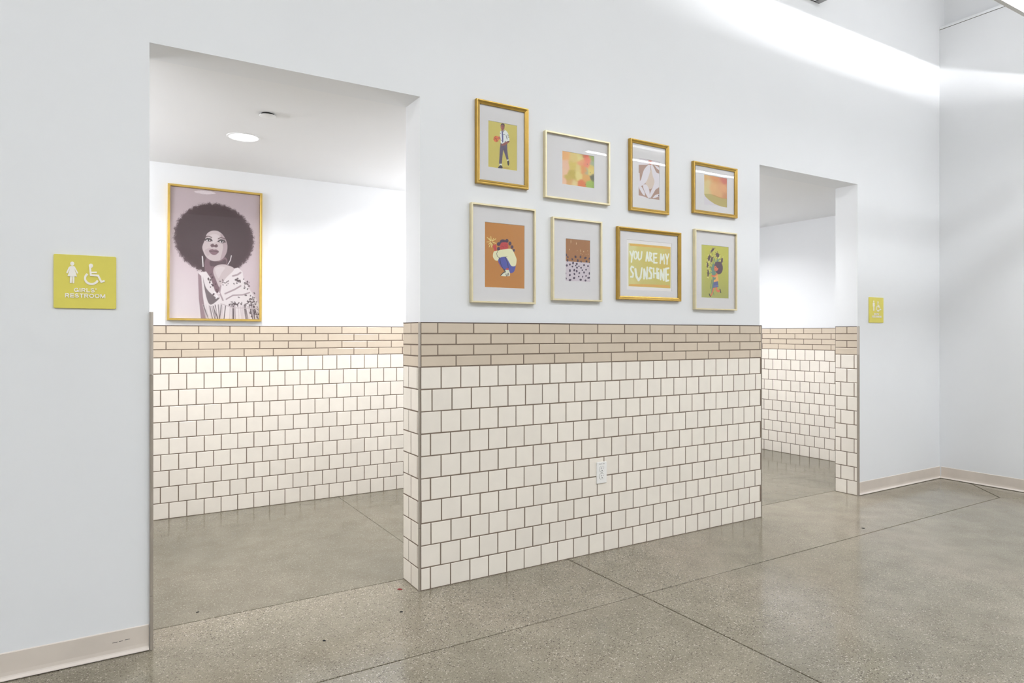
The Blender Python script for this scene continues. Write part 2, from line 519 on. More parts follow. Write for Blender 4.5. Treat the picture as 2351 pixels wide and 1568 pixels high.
corner_trim(wall_right, XR0 - D - 0.0012, XR0 - 0.001, -0.0075, 0.0078, [10 * PITCH])

# ---------------------------------------------------------------- vinyl cove bases
def cove(name, p0, p1, out, label, h=0.094):
    """profile runs from the wall outwards; p0-p1 along the foot of the wall, out = direction away from it"""
    p0, p1, out = Vector(p0), Vector(p1), Vector(out)
    o = empty(name, (p0 + p1) / 2)
    tag(o, label, 'baseboard', kind='structure')
    def extr(prof, nm, mat):
        mb = MB(); n = len(prof)
        vs = []
        for p in (p0, p1):
            for d, z in prof:
                q = p + out * d - o.location
                vs.append((q.x, q.y, z))
        fs = [(i, (i + 1) % n, (i + 1) % n + n, i + n) for i in range(n)] + [tuple(range(n)), tuple(range(2 * n - 1, n - 1, -1))]
        mb.add(vs, fs).build(nm, mat, o)
    extr([(0, 0.016), (0.0045, 0.016), (0.0032, 0.028), (0.0032, h - 0.003), (0, h - 0.003)], 'face', M['base'])
    extr([(0, h - 0.003), (0.0032, h - 0.003), (0.0018, h), (0, h)], 'top_edge', M['base_lit'])
    extr([(0, 0.003), (0.0145, 0.003), (0.0145, 0.0055), (0.010, 0.008), (0.006, 0.0115), (0.0045, 0.016), (0, 0.016)], 'toe', M['base_lit'])
    extr([(0, 0.0), (0.012, 0.0), (0.012, 0.003), (0, 0.003)], 'toe_gap', M['toe_dark'])  # dark brown strip under the toe
    return o
bl = cove('baseboard_left', (XW0, D, 0), (XL - 0.002, D, 0), (0, -1, 0), 'taupe vinyl cove base along the wall at left')
for xa, xb, za in ((-1.302, -1.286, 0.0515), (-1.281, -1.269, 0.0520), (-1.263, -1.247, 0.0535)):
    MB().box((xa - bl.location.x, -0.0036, za), (xb - bl.location.x, -0.0030, za + 0.0014)).build('scuff_mark', M['slot'], bl)
cove('baseboard_right', (XR0 + 0.004, D, 0), (XE, D, 0), (0, -1, 0), 'taupe vinyl cove base right of the second opening')
cove('baseboard_end', (XE, D - 0.0145, 0), (XE, YW0, 0), (-1, 0, 0), 'taupe vinyl cove base along the end wall')

# ---------------------------------------------------------------- flat prints: colours laid into one fine paper mesh
def homography(src):
    """maps four corner points (TL, TR, BR, BL) to the unit square, u right, v down"""
    dst = [(0, 0), (1, 0), (1, 1), (0, 1)]
    A, B = [], []
    for (x, y), (u, v) in zip(src, dst):
        A.append([x, y, 1, 0, 0, 0, -u * x, -u * y]); B.append(u)
        A.append([0, 0, 0, x, y, 1, -v * x, -v * y]); B.append(v)
    h = np.linalg.solve(np.array(A, float), np.array(B, float))
    H = np.append(h, 1).reshape(3, 3)
    def f(p):
        p = np.asarray(p, float).reshape(-1, 2)
        q = np.c_[p, np.ones(len(p))] @ H.T
        return q[:, :2] / q[:, 2:]
    return f

def smooth_closed(p, n=6):
    p = np.asarray(p, float); m = len(p); out = []
    for i in range(m):
        a, b, c, d = p[i - 1], p[i], p[(i + 1) % m], p[(i + 2) % m]
        for k in range(n):
            t = k / n
            out.append(0.5 * (2 * b + (c - a) * t + (2 * a - 5 * b + 4 * c - d) * t * t + (3 * b - a - 3 * c + d) * t ** 3))
    return np.array(out)

class Art:
    """a small painting surface; shapes are given in sketch units inside a quadrilateral"""
    def __init__(self, quad, w, h, bg):
        self.H = homography(quad); self.w, self.h = w, h
        self.c = np.ones((h, w, 3)) * np.array(lin(bg))
        v, u = np.mgrid[0:h, 0:w]
        self.u, self.v = u / (w - 1), v / (h - 1)
    def to(self, p):
        return self.H(p) * np.array([1.0, 1.0])
    def put(self, mask, colour):
        self.c += (np.array(lin(colour)) - self.c) * np.clip(mask, 0, 1)[..., None]
    def cover(self, q):
        """soft coverage of polygon q (unit-square points) from signed edge distance"""
        px, py = self.u * self.w, self.v * self.h
        qx, qy = q[:, 0] * self.w, q[:, 1] * self.h
        x0, x1 = int(max(0, qx.min() - 2)), int(min(self.w, qx.max() + 3))
        y0, y1 = int(max(0, qy.min() - 2)), int(min(self.h, qy.max() + 3))
        m = np.zeros((self.h, self.w))
        if x1 <= x0 or y1 <= y0: return m
        X, Y = px[y0:y1, x0:x1], py[y0:y1, x0:x1]
        inside = np.zeros(X.shape, bool); dist = np.full(X.shape, 1e9)
        n = len(qx)
        for i in range(n):
            ax, ay, bx, by = qx[i], qy[i], qx[(i + 1) % n], qy[(i + 1) % n]
            if ay != by:
                cond = ((ay > Y) != (by > Y)) & (X < (bx - ax) * (Y - ay) / (by - ay) + ax)
                inside ^= cond
            L2 = (bx - ax) ** 2 + (by - ay) ** 2 + 1e-12
            t = np.clip(((X - ax) * (bx - ax) + (Y - ay) * (by - ay)) / L2, 0, 1)
            dist = np.minimum(dist, np.hypot(X - ax - t * (bx - ax), Y - ay - t * (by - ay)))
        m[y0:y1, x0:x1] = np.clip(0.5 + np.where(inside, dist, -dist), 0, 1)
        return m
    def poly(self, pts, colour, smooth=False, alpha=1.0):
        q = self.to(smooth_closed(pts) if smooth else pts)
        m = self.cover(q) * alpha
        self.put(m, colour)
        return m
    def ell(self, x, y, rx, ry, colour, rot=0.0, alpha=1.0):
        t = np.linspace(0, 2 * np.pi, 25)[:-1]
        a, b = rx * np.cos(t), ry * np.sin(t)
        r = math.radians(rot)
        return self.poly(np.c_[x + a * math.cos(r) - b * math.sin(r), y + a * math.sin(r) + b * math.cos(r)], colour, alpha=alpha)
    def line(self, pts, width, colour, alpha=1.0):
        pts = np.asarray(pts, float)
        m = np.zeros((self.h, self.w))
        for a, b in zip(pts[:-1], pts[1:]):
            d = b - a; L = np.hypot(*d) + 1e-9; nrm = np.array([-d[1], d[0]]) / L * width / 2
            t = np.linspace(0, np.pi, 7)
            arc = lambda c, s: [c + s * (-(d / L) * np.sin(k) * width / 2) + nrm * np.cos(k) * s for k in t]
            q = arc(a, 1) + arc(b, -1)
            m = np.maximum(m, self.cover(self.to(np.array(q))))
        self.put(m * alpha, colour)
        return m
    def blobs(self, pts, power=2.2, warp=0.05, scale=4, mask=None):
        """watercolour: colours spread from points, with wavy borders"""
        U = self.u + warp * wavy(self.u * scale, self.v * scale, 1); V = self.v + warp * wavy(self.u * scale, self.v * scale, 2)
        num = np.zeros_like(self.c); den = np.zeros((self.h, self.w))
        for x, y, r, col in pts:
            q = self.to([(x, y)])[0]
            w = (r / 100.0) / (((U - q[0]) ** 2 + (V - q[1]) ** 2) ** power + 1e-7)
            num += w[..., None] * np.array(lin(col)); den += w
        img = num / den[..., None]
        if mask is None: self.c = img
        else: self.c += (img - self.c) * mask[..., None]

def wavy(x, y, seed):
    r = np.random.default_rng(seed); out = 0
    for k in range(9):
        f = 1.0 * 1.45 ** k
        a, b, c = r.uniform(-1, 1) * f, r.uniform(-1, 1) * f, r.uniform(0, 6.28)
        out = out + np.sin(2 * np.pi * (a * x + b * y) + c) / (1 + 0.35 * k)
    return out / 3.2

def paper(name, art, w, h, y, parent):
    """the printed sheet: a fine flat grid in the local x-z plane, centred, facing -y"""
    nx, nz = art.w, art.h
    xs = np.linspace(-w / 2, w / 2, nx); zs = np.linspace(h / 2, -h / 2, nz)
    X, Z = np.meshgrid(xs, zs)
    co = np.empty((nx * nz, 3), np.float32); co[:, 0] = X.ravel(); co[:, 1] = y; co[:, 2] = Z.ravel()
    idx = np.arange(nx * nz).reshape(nz, nx)
    f = np.stack([idx[1:, :-1], idx[1:, 1:], idx[:-1, 1:], idx[:-1, :-1]], -1).reshape(-1, 4)
    me = bpy.data.meshes.new(name)
    me.vertices.add(len(co)); me.vertices.foreach_set('co', co.ravel())
    me.loops.add(f.size); me.loops.foreach_set('vertex_index', f.ravel().astype(np.int32))
    me.polygons.add(len(f)); me.polygons.foreach_set('loop_start', np.arange(0, f.size, 4, dtype=np.int32))
    me.update(calc_edges=True)
    at = me.color_attributes.new('print_colour', 'FLOAT_COLOR', 'POINT')
    cc = np.ones((nx * nz, 4), np.float32); cc[:, :3] = np.clip(art.c.reshape(-1, 3) * 1.08 + 0.03, 0, 0.9)
    at.data.foreach_set('color', cc.ravel())
    me.validate()
    return link(name, me, M['print'], parent)

# ---- the artworks (sketch units)
def art_player():
    a = Art([(320, 362), (711, 435), (711, 1007), (320, 955)], 108, 156, (208, 190, 98))
    a.put(np.clip((a.v - .55) * 1.2, 0, 1) * .45, (206, 184, 74))
    a.ell(560, 968, 55, 10, (190, 150, 80), 4, .7)
    skin, skin2, dark = (150, 84, 76), (196, 104, 92), (44, 30, 52)
    a.poly([(490, 650), (580, 658), (581, 740), (588, 800), (598, 862), (574, 868), (548, 800), (526, 738), (516, 820), (506, 916), (467, 918), (474, 820), (479, 720)], (95, 80, 106))
    a.line([(528, 690), (524, 740)], 4, (70, 58, 84))
    a.poly([(474, 916), (508, 916), (506, 940), (476, 940)], (240, 236, 226)); a.poly([(576, 864), (598, 862), (600, 884), (580, 884)], (240, 236, 226))
    a.poly([(455, 970), (468, 948), (492, 933), (516, 955), (514, 972), (488, 976)], dark, True); a.poly([(582, 880), (604, 878), (606, 920), (595, 940), (583, 920)], (60, 50, 54), True)
    a.poly([(428, 576), (494, 572), (496, 600), (432, 606)], skin2, True)
    a.ell(430, 600, 37, 40, (226, 112, 62))
    for k in ((400, 575, 455, 632), (418, 562, 440, 640), (395, 605, 462, 590)): a.line([(k[0], k[1]), (k[2], k[3])], 4, (140, 62, 40))
    a.poly([(483, 512), (506, 490), (546, 488), (582, 515), (600, 562), (609, 612), (600, 642), (582, 626), (580, 658), (548, 664), (494, 652), (490, 600), (481, 560)], (240, 238, 232), True)
    a.poly([(500, 672), (552, 642), (602, 626), (606, 642), (548, 680), (506, 686)], skin, True)
    a.poly([(503, 498), (518, 498), (526, 560), (526, 642), (512, 648), (506, 560)], (84, 80, 142))
    a.poly([(502, 474), (532, 474), (530, 496), (506, 498)], skin)
    a.line([(502, 494), (514, 508)], 7, dark); a.line([(522, 514), (540, 490)], 7, dark); a.line([(527, 544), (548, 546)], 7, dark)
    for q in ([(564, 556), (572, 585), (580, 604)], [(586, 548), (594, 560)], [(590, 576), (602, 580)], [(546, 640), (560, 630)], [(494, 612), (500, 622)], [(484, 526), (490, 532)], [(586, 632), (604, 630)]): a.line(q, 7, dark)
    a.ell(517, 448, 27, 40, skin); a.ell(504, 452, 10, 22, (176, 106, 96))
    a.poly([(489, 436), (496, 412), (518, 402), (540, 414), (545, 440), (536, 432), (516, 420), (500, 424)], (70, 44, 46), True)
    a.line([(505, 440), (512, 441)], 5, dark); a.line([(526, 440), (538, 440)], 5, dark)
    return a

def art_watercolour():
    a = Art([(1287, 735), (1718, 835), (1708, 1243), (1277, 1172)], 120, 128, (215, 185, 90))
    a.blobs([(1330, 790, 90, (236, 168, 96)), (1450, 830, 90, (220, 190, 104)), (1540, 800, 50, (216, 196, 112)), (1530, 850, 30, (226, 206, 122)), (1620, 810, 70, (214, 78, 24)), (1570, 800, 30, (190, 104, 44)),
             (1635, 875, 60, (241, 124, 92)), (1690, 860, 26, (150, 170, 90)), (1330, 930, 60, (240, 182, 150)), (1310, 1010, 40, (238, 186, 150)), (1420, 1050, 95, (192, 164, 42)), (1370, 1090, 60, (198, 168, 60)), (1420, 940, 60, (212, 184, 76)),
             (1500, 1070, 34, (226, 206, 122)), (1510, 990, 34, (222, 198, 116)), (1570, 1000, 60, (226, 142, 62)), (1555, 900, 40, (232, 150, 96)), (1620, 930, 40, (241, 130, 92)), (1606, 1014, 14, (166, 172, 124)), (1690, 920, 18, (158, 176, 136)),
             (1670, 1020, 50, (226, 200, 104)), (1545, 1185, 60, (222, 112, 42)), (1610, 1110, 40, (222, 160, 70)), (1655, 1190, 46, (156, 180, 66)), (1690, 1210, 30, (140, 168, 60)), (1295, 1140, 30, (240, 184, 150)), (1440, 1180, 24, (226, 200, 132)), (1385, 1150, 30, (214, 160, 90)), (1700, 1110, 10, (92, 92, 66)), (1690, 980, 30, (222, 190, 90))], 3.2, .03, 3.5)
    for x, y in ((1626, 930), (1597, 1190), (1662, 1040)): a.ell(x, y, 4, 7, (60, 50, 40), 0, .8)
    return a

def art_leaves():
    br, lt = (170, 132, 116), (223, 213, 220)
    a = Art([(325, 425), (718, 490), (710, 1160), (325, 1105)], 108, 170, br)
    a.poly([(500, 560), (600, 560), (640, 800), (590, 930), (540, 970), (490, 930), (440, 800)], (214, 192, 178), True)
    a.poly([(320, 420), (725, 486), (725, 556), (640, 546), (580, 540), (520, 532), (480, 545), (320, 546)], lt)
    for q in ([(545, 535), (480, 570), (420, 650), (372, 800), (328, 860), (340, 895), (384, 912), (432, 880), (482, 820), (530, 700), (556, 600)],
              [(556, 540), (612, 590), (662, 680), (725, 722), (725, 905), (690, 950), (642, 980), (562, 1100), (528, 1118), (540, 1040), (592, 930), (622, 840), (592, 740), (574, 650)],
              [(622, 550), (684, 572), (725, 604), (725, 648), (668, 610)], [(330, 880), (392, 940), (442, 1040), (436, 1078), (398, 1050), (338, 950)],
              [(410, 905), (462, 888), (512, 950), (532, 1050), (526, 1136), (490, 1100), (430, 990)], [(594, 1112), (640, 1070), (704, 1058), (708, 1086), (662, 1112), (602, 1124)],
              [(320, 690), (346, 690), (352, 850), (320, 872)], [(320, 1072), (400, 1086), (505, 1126), (505, 1136), (320, 1110)]):
        a.poly(q, lt, len(q) > 5)
    a.line([(548, 560), (552, 640)], 8, (160, 124, 110))
    a.poly([(514, 462), (572, 470), (566, 540), (544, 548), (524, 538)], (222, 154, 144), True)
    a.line([(528, 530), (560, 534)], 8, (150, 90, 84))
    a.ell(700, 1080, 9, 10, (70, 36, 46)); a.ell(522, 1126, 9, 8, (70, 36, 46))
    return a

def art_bowl():
    a = Art([(1440, 738), (1866, 812), (1866, 1290), (1440, 1240)], 118, 128, (214, 205, 212))
    body = [(1430, 736), (1876, 814), (1876, 1290), (1760, 1272), (1640, 1232), (1540, 1172), (1470, 1112), (1430, 1050)]
    m = a.cover(a.to(body))
    a.blobs([(1460, 760, 60, (214, 164, 92)), (1640, 790, 70, (214, 140, 78)), (1830, 840, 80, (202, 104, 84)), (1500, 900, 60, (218, 192, 128)), (1470, 1000, 60, (214, 196, 132)), (1620, 960, 90, (226, 172, 112)), (1800, 980, 90, (224, 160, 108)), (1700, 1060, 80, (222, 168, 110)), (1840, 1100, 60, (206, 140, 90))], 1.8, .04, 3, m)
    a.put(a.cover(a.to([(1430, 1062), (1560, 1066), (1650, 1086), (1750, 1128), (1876, 1142), (1876, 1290), (1760, 1272), (1640, 1232), (1540, 1172), (1470, 1112), (1430, 1050)])) * .9, (180, 164, 90))
    a.line([(1600, 1080), (1680, 1110), (1780, 1134), (1876, 1144)], 14, (196, 132, 70), .7)
    return a

def art_sparkler():
    a = Art([(285, 315), (850, 378), (842, 1222), (277, 1190)], 140, 210, (194, 124, 40))
    a.put(np.clip(a.u * 1.2 - .6, 0, 1) * .3, (190, 126, 58))
    cream, red, hair, blue, ink = (240, 226, 186), (198, 48, 52), (60, 22, 66), (72, 76, 166), (26, 18, 34)
    for x, y in ((318, 524), (370, 512), (440, 545), (312, 586), (442, 606), (344, 652), (378, 656), (402, 640), (336, 618), (352, 540), (410, 540)): a.line([(378 + (x - 378) * .25, 585 + (y - 585) * .25), (x, y)], 7, (250, 226, 150))
    a.line([(378, 586), (412, 640)], 6, (90, 34, 30))
    a.poly([(398, 645), (408, 622), (420, 632), (432, 620), (444, 628), (448, 665), (447, 708), (420, 710), (412, 682)], red, True)
    for x, y, rx, ry in ((480, 617, 25, 26), (540, 590, 46, 36), (598, 576, 24, 26), (641, 612, 22, 27), (670, 660, 21, 24), (695, 705, 17, 20), (478, 680, 22, 26)): a.ell(x, y, rx, ry, hair)
    a.poly([(502, 630), (520, 600), (560, 594), (600, 600), (614, 622), (612, 682), (570, 694), (516, 692), (494, 662)], red, True)
    a.line([(520, 652), (535, 646), (548, 654), (552, 672)], 4, (120, 20, 30)); a.line([(562, 634), (580, 628)], 4, (120, 20, 30)); a.line([(575, 656), (592, 652)], 4, (120, 20, 30)); a.line([(516, 684), (526, 690)], 4, (120, 20, 30))
    a.poly([(470, 808), (500, 795), (575, 788), (622, 850), (662, 914), (716, 906), (706, 968), (682, 1000), (642, 1006), (616, 955), (570, 968), (520, 930), (482, 870)], blue, True)
    a.poly([(468, 840), (484, 868), (520, 928), (512, 932), (474, 862)], (150, 40, 120))
    a.poly([(418, 712), (470, 704), (540, 690), (640, 682), (682, 710), (726, 800), (733, 842), (716, 910), (660, 912), (620, 850), (575, 790), (490, 802), (468, 836), (430, 832), (400, 792), (400, 745)], cream, True)
    a.line([(472, 704), (450, 742), (460, 782), (492, 802)], 6, ink); a.line([(490, 800), (510, 890), (552, 972)], 8, ink); a.line([(572, 794), (604, 868), (614, 940)], 8, ink); a.line([(560, 792), (600, 786)], 5, ink)
    a.poly([(580, 945), (616, 940), (618, 972), (584, 974)], red)
    a.poly([(502, 1042), (556, 994), (572, 962), (622, 966), (638, 1010), (636, 1048), (560, 1050)], (238, 230, 208))
    a.line([(506, 1036), (540, 1004), (572, 984)], 12, ink); a.line([(560, 958), (568, 985)], 14, ink)
    for x in (552, 566): a.line([(x, 990), (x + 10, 1004)], 5, ink)
    for x, y in ((580, 1020), (597, 1014), (613, 1008)): a.line([(x, y), (x + 8, y + 30)], 9, ink)
    return a

def art_spots():
    a = Art([(1370, 548), (1725, 583), (1720, 1143), (1366, 1125)], 110, 168, (160, 101, 44))
    a.poly([(1350, 855), (1740, 884), (1740, 1160), (1350, 1140)], (206, 191, 200))
    for x, y, w, h in ((1447, 590, 6, 50), (1527, 620, 6, 34), (1424, 700, 5, 22), (1588, 718, 5, 38), (1632, 730, 7, 20), (1592, 756, 6, 10), (1690, 720, 5, 14), (1697, 765, 6, 10), (1665, 771, 5, 8), (1538, 716, 4, 12), (1612, 768, 4, 8)):
        a.ell(x, y, w / 2, h / 2, (232, 200, 150))
    for q in ((1378, 772, 12, 18), (1400, 801, 10, 14), (1395, 847, 12, 17), (1465, 832, 11, 16), (1513, 799, 14, 18), (1545, 851, 13, 18), (1585, 802, 12, 18), (1593, 864, 10, 15), (1655, 816, 20, 13), (1672, 862, 14, 14), (1713, 826, 10, 16), (1476, 883, 14, 18), (1530, 895, 14, 16), (1430, 902, 12, 14), (1385, 915, 15, 15), (1467, 930, 12, 12), (1515, 918, 9, 9), (1533, 946, 13, 14), (1562, 928, 9, 11), (1592, 948, 12, 13), (1636, 912, 13, 14), (1693, 926, 12, 13), (1610, 980, 10, 11), (1664, 974, 11, 12), (1430, 985, 14, 20), (1493, 979, 13, 18), (1528, 993, 13, 18), (1635, 1011, 13, 14), (1566, 1019, 11, 13), (1495, 1031, 12, 16), (1428, 1046, 13, 16), (1712, 1025, 10, 18), (1370, 1024, 7, 12), (1372, 1090, 10, 15), (1490, 1085, 17, 15), (1558, 1066, 10, 11), (1614, 1068, 8, 13), (1663, 1058, 10, 12), (1702, 1083, 22, 12), (1430, 1112, 20, 15), (1585, 1109, 17, 14), (1655, 1120, 14, 13), (1716, 878, 8, 10)):
        rot = (hash((q[0], q[1])) % 50) - 25
        a.ell(*q, (54, 24, 60), rot)
        if q[2] > 11 and q[1] > 870: a.ell(q[0] - 1, q[1] - 1, q[2] * .25, q[3] * .25, (120, 92, 120))
    return a

def art_words():
    a = Art([(245, 330), (985, 400), (980, 1130), (240, 1093)], 190, 200, (233, 224, 223))
    yel = [(275, 388), (970, 452), (963, 1083), (270, 1043)]
    m = a.cover(a.to(yel))
    a.blobs([(300, 480, 60, (214, 204, 140)), (500, 470, 60, (208, 192, 106)), (800, 520, 60, (206, 190, 100)), (940, 560, 60, (206, 182, 92)), (620, 700, 80, (204, 186, 88)), (880, 730, 60, (208, 180, 76)), (320, 700, 60, (206, 192, 108)), (300, 980, 50, (214, 200, 124)), (600, 1000, 80, (204, 190, 104)), (900, 1000, 60, (204, 186, 92)), (420, 860, 50, (206, 190, 110)), (760, 890, 60, (200, 186, 96))], 2.0, .03, 6, m)
    a.poly([(292, 396), (962, 452), (964, 488), (640, 455), (300, 430)], (224, 172, 68)); a.poly([(284, 1012), (600, 1018), (944, 1036), (952, 1076), (600, 1056), (282, 1042)], (222, 168, 78))
    W = (243, 237, 222)
    def L(w, *lines):
        for q in lines: a.line(q, w, W)
    L(22, [(298, 518), (330, 588)], [(356, 512), (332, 590), (322, 678)])
    t = np.linspace(0, 2 * np.pi, 15); L(20, np.c_[390 + 24 * np.cos(t), 575 + 58 * np.sin(t)])
    L(22, [(437, 528), (432, 612), (452, 646), (482, 622), (494, 524)])
    L(24, [(562, 662), (582, 530), (604, 662)], [(570, 618), (600, 618)])
    L(22, [(624, 534), (628, 662)], [(624, 534), (656, 552), (650, 590), (628, 606)], [(632, 606), (664, 672)])
    L(24, [(690, 552), (692, 690)], [(690, 550), (738, 554)], [(692, 612), (732, 614)], [(692, 690), (742, 692)])
    L(20, [(796, 702), (808, 560), (826, 648), (854, 566), (864, 708)])
    L(20, [(886, 562), (908, 640)], [(938, 560), (912, 640), (908, 716)])
    L(26, [(354, 760), (326, 744), (308, 780), (324, 822), (350, 852), (342, 902), (310, 902)])
    L(34, [(386, 786), (402, 896), (438, 955), (472, 908)]); L(24, [(472, 908), (494, 770)])
    L(28, [(528, 930), (530, 790), (574, 932), (582, 762)])
    L(28, [(656, 776), (628, 766), (616, 806), (650, 862), (646, 924), (610, 926)])
    L(24, [(686, 776), (690, 916)], [(742, 776), (744, 924)], [(690, 852), (742, 856)])
    L(26, [(766, 846), (766, 930)]); a.ell(768, 790, 13, 14, W)
    L(28, [(800, 946), (806, 802), (852, 956), (858, 790)])
    L(28, [(888, 786), (892, 970)], [(888, 782), (934, 776)], [(890, 872), (926, 872)], [(892, 968), (930, 962)])
    return a

def art_flowers():
    a = Art([(1445, 392), (1878, 438), (1873, 1242), (1440, 1220)], 128, 232, (190, 184, 60))
    a.put(np.clip(a.v * 1.3 - .3, 0, 1), (168, 166, 78)); a.put(np.clip(.16 - a.u, 0, 1) * 3, (186, 184, 120))
    brown, green, skin, shoe = (76, 46, 48), (94, 130, 112), (222, 108, 62), (34, 22, 34)
    for x, y in ((1610, 500), (1700, 560), (1568, 610), (1610, 640), (1770, 650), (1545, 715), (1552, 840)): a.line([(1650, 800), (x + 8, y + 20)], 7, (110, 128, 60))
    r = np.random.default_rng(5)
    for x, y, rx, ry, ro in ((1622, 484, 38, 16, -48), (1702, 560, 26, 38, -20), (1570, 606, 22, 46, 8), (1606, 634, 16, 46, 14), (1770, 648, 16, 44, 12), (1541, 716, 14, 40, 4), (1551, 842, 12, 56, 2)):
        for k in range(16):
            t = r.uniform(0, 6.28); cx_, cy_ = rx * 1.35 * math.cos(t), ry * 1.35 * math.sin(t); q = math.radians(ro)
            a.ell(x + cx_ * math.cos(q) - cy_ * math.sin(q), y + cx_ * math.sin(q) + cy_ * math.cos(q), 9, 7, (226, 214, 130) if k % 2 else (120, 96, 50), r.uniform(0, 180), .8)
        a.ell(x, y, rx, ry, brown, ro)
    for q in ([(1650, 615), (1672, 700), (1660, 800)], [(1700, 630), (1670, 720)], [(1590, 740), (1630, 800)], [(1600, 780), (1645, 840)], [(1590, 820), (1625, 850)], [(1735, 620), (1700, 660)]): a.line(q, 14, green)
    a.poly([(1640, 690), (1664, 780), (1672, 860), (1672, 940), (1640, 1010), (1626, 1120), (1612, 1180), (1600, 1180), (1606, 1060), (1622, 930), (1612, 850), (1612, 740)], green, True)
    a.line([(1608, 945), (1598, 1010), (1584, 1082)], 9, (84, 116, 90)); a.line([(1622, 1110), (1642, 1185)], 7, (84, 116, 90))
    a.poly([(1666, 1066), (1692, 1066), (1698, 1106), (1738, 1096), (1748, 1118), (1712, 1142), (1682, 1122)], skin, True); a.line([(1738, 1096), (1750, 1148)], 14, shoe)
    a.poly([(1628, 1070), (1648, 1076), (1622, 1150), (1592, 1208), (1580, 1196), (1606, 1150)], skin, True); a.line([(1566, 1166), (1584, 1208)], 14, shoe)
    a.poly([(1648, 888), (1694, 858), (1706, 890), (1718, 972), (1638, 988)], (236, 166, 84))
    a.poly([(1638, 984), (1706, 968), (1714, 1060), (1626, 1072)], (82, 86, 142)); a.line([(1640, 1045), (1708, 1040)], 10, (120, 124, 176))
    a.ell(1722, 762, 64, 100, (78, 46, 68)); a.ell(1700, 720, 50, 58, (78, 46, 68))
    a.poly([(1652, 740), (1672, 728), (1694, 760), (1712, 766), (1706, 792), (1690, 806), (1664, 812), (1650, 790)], skin, True)
    a.line([(1662, 752), (1672, 748)], 5, shoe); a.line([(1660, 796), (1672, 798)], 5, (120, 40, 40))
    a.poly([(1604, 870), (1650, 876), (1690, 846), (1700, 862), (1654, 896), (1612, 898)], skin, True)
    a.poly([(1640, 912), (1676, 906), (1668, 940), (1640, 950)], green)
    return a

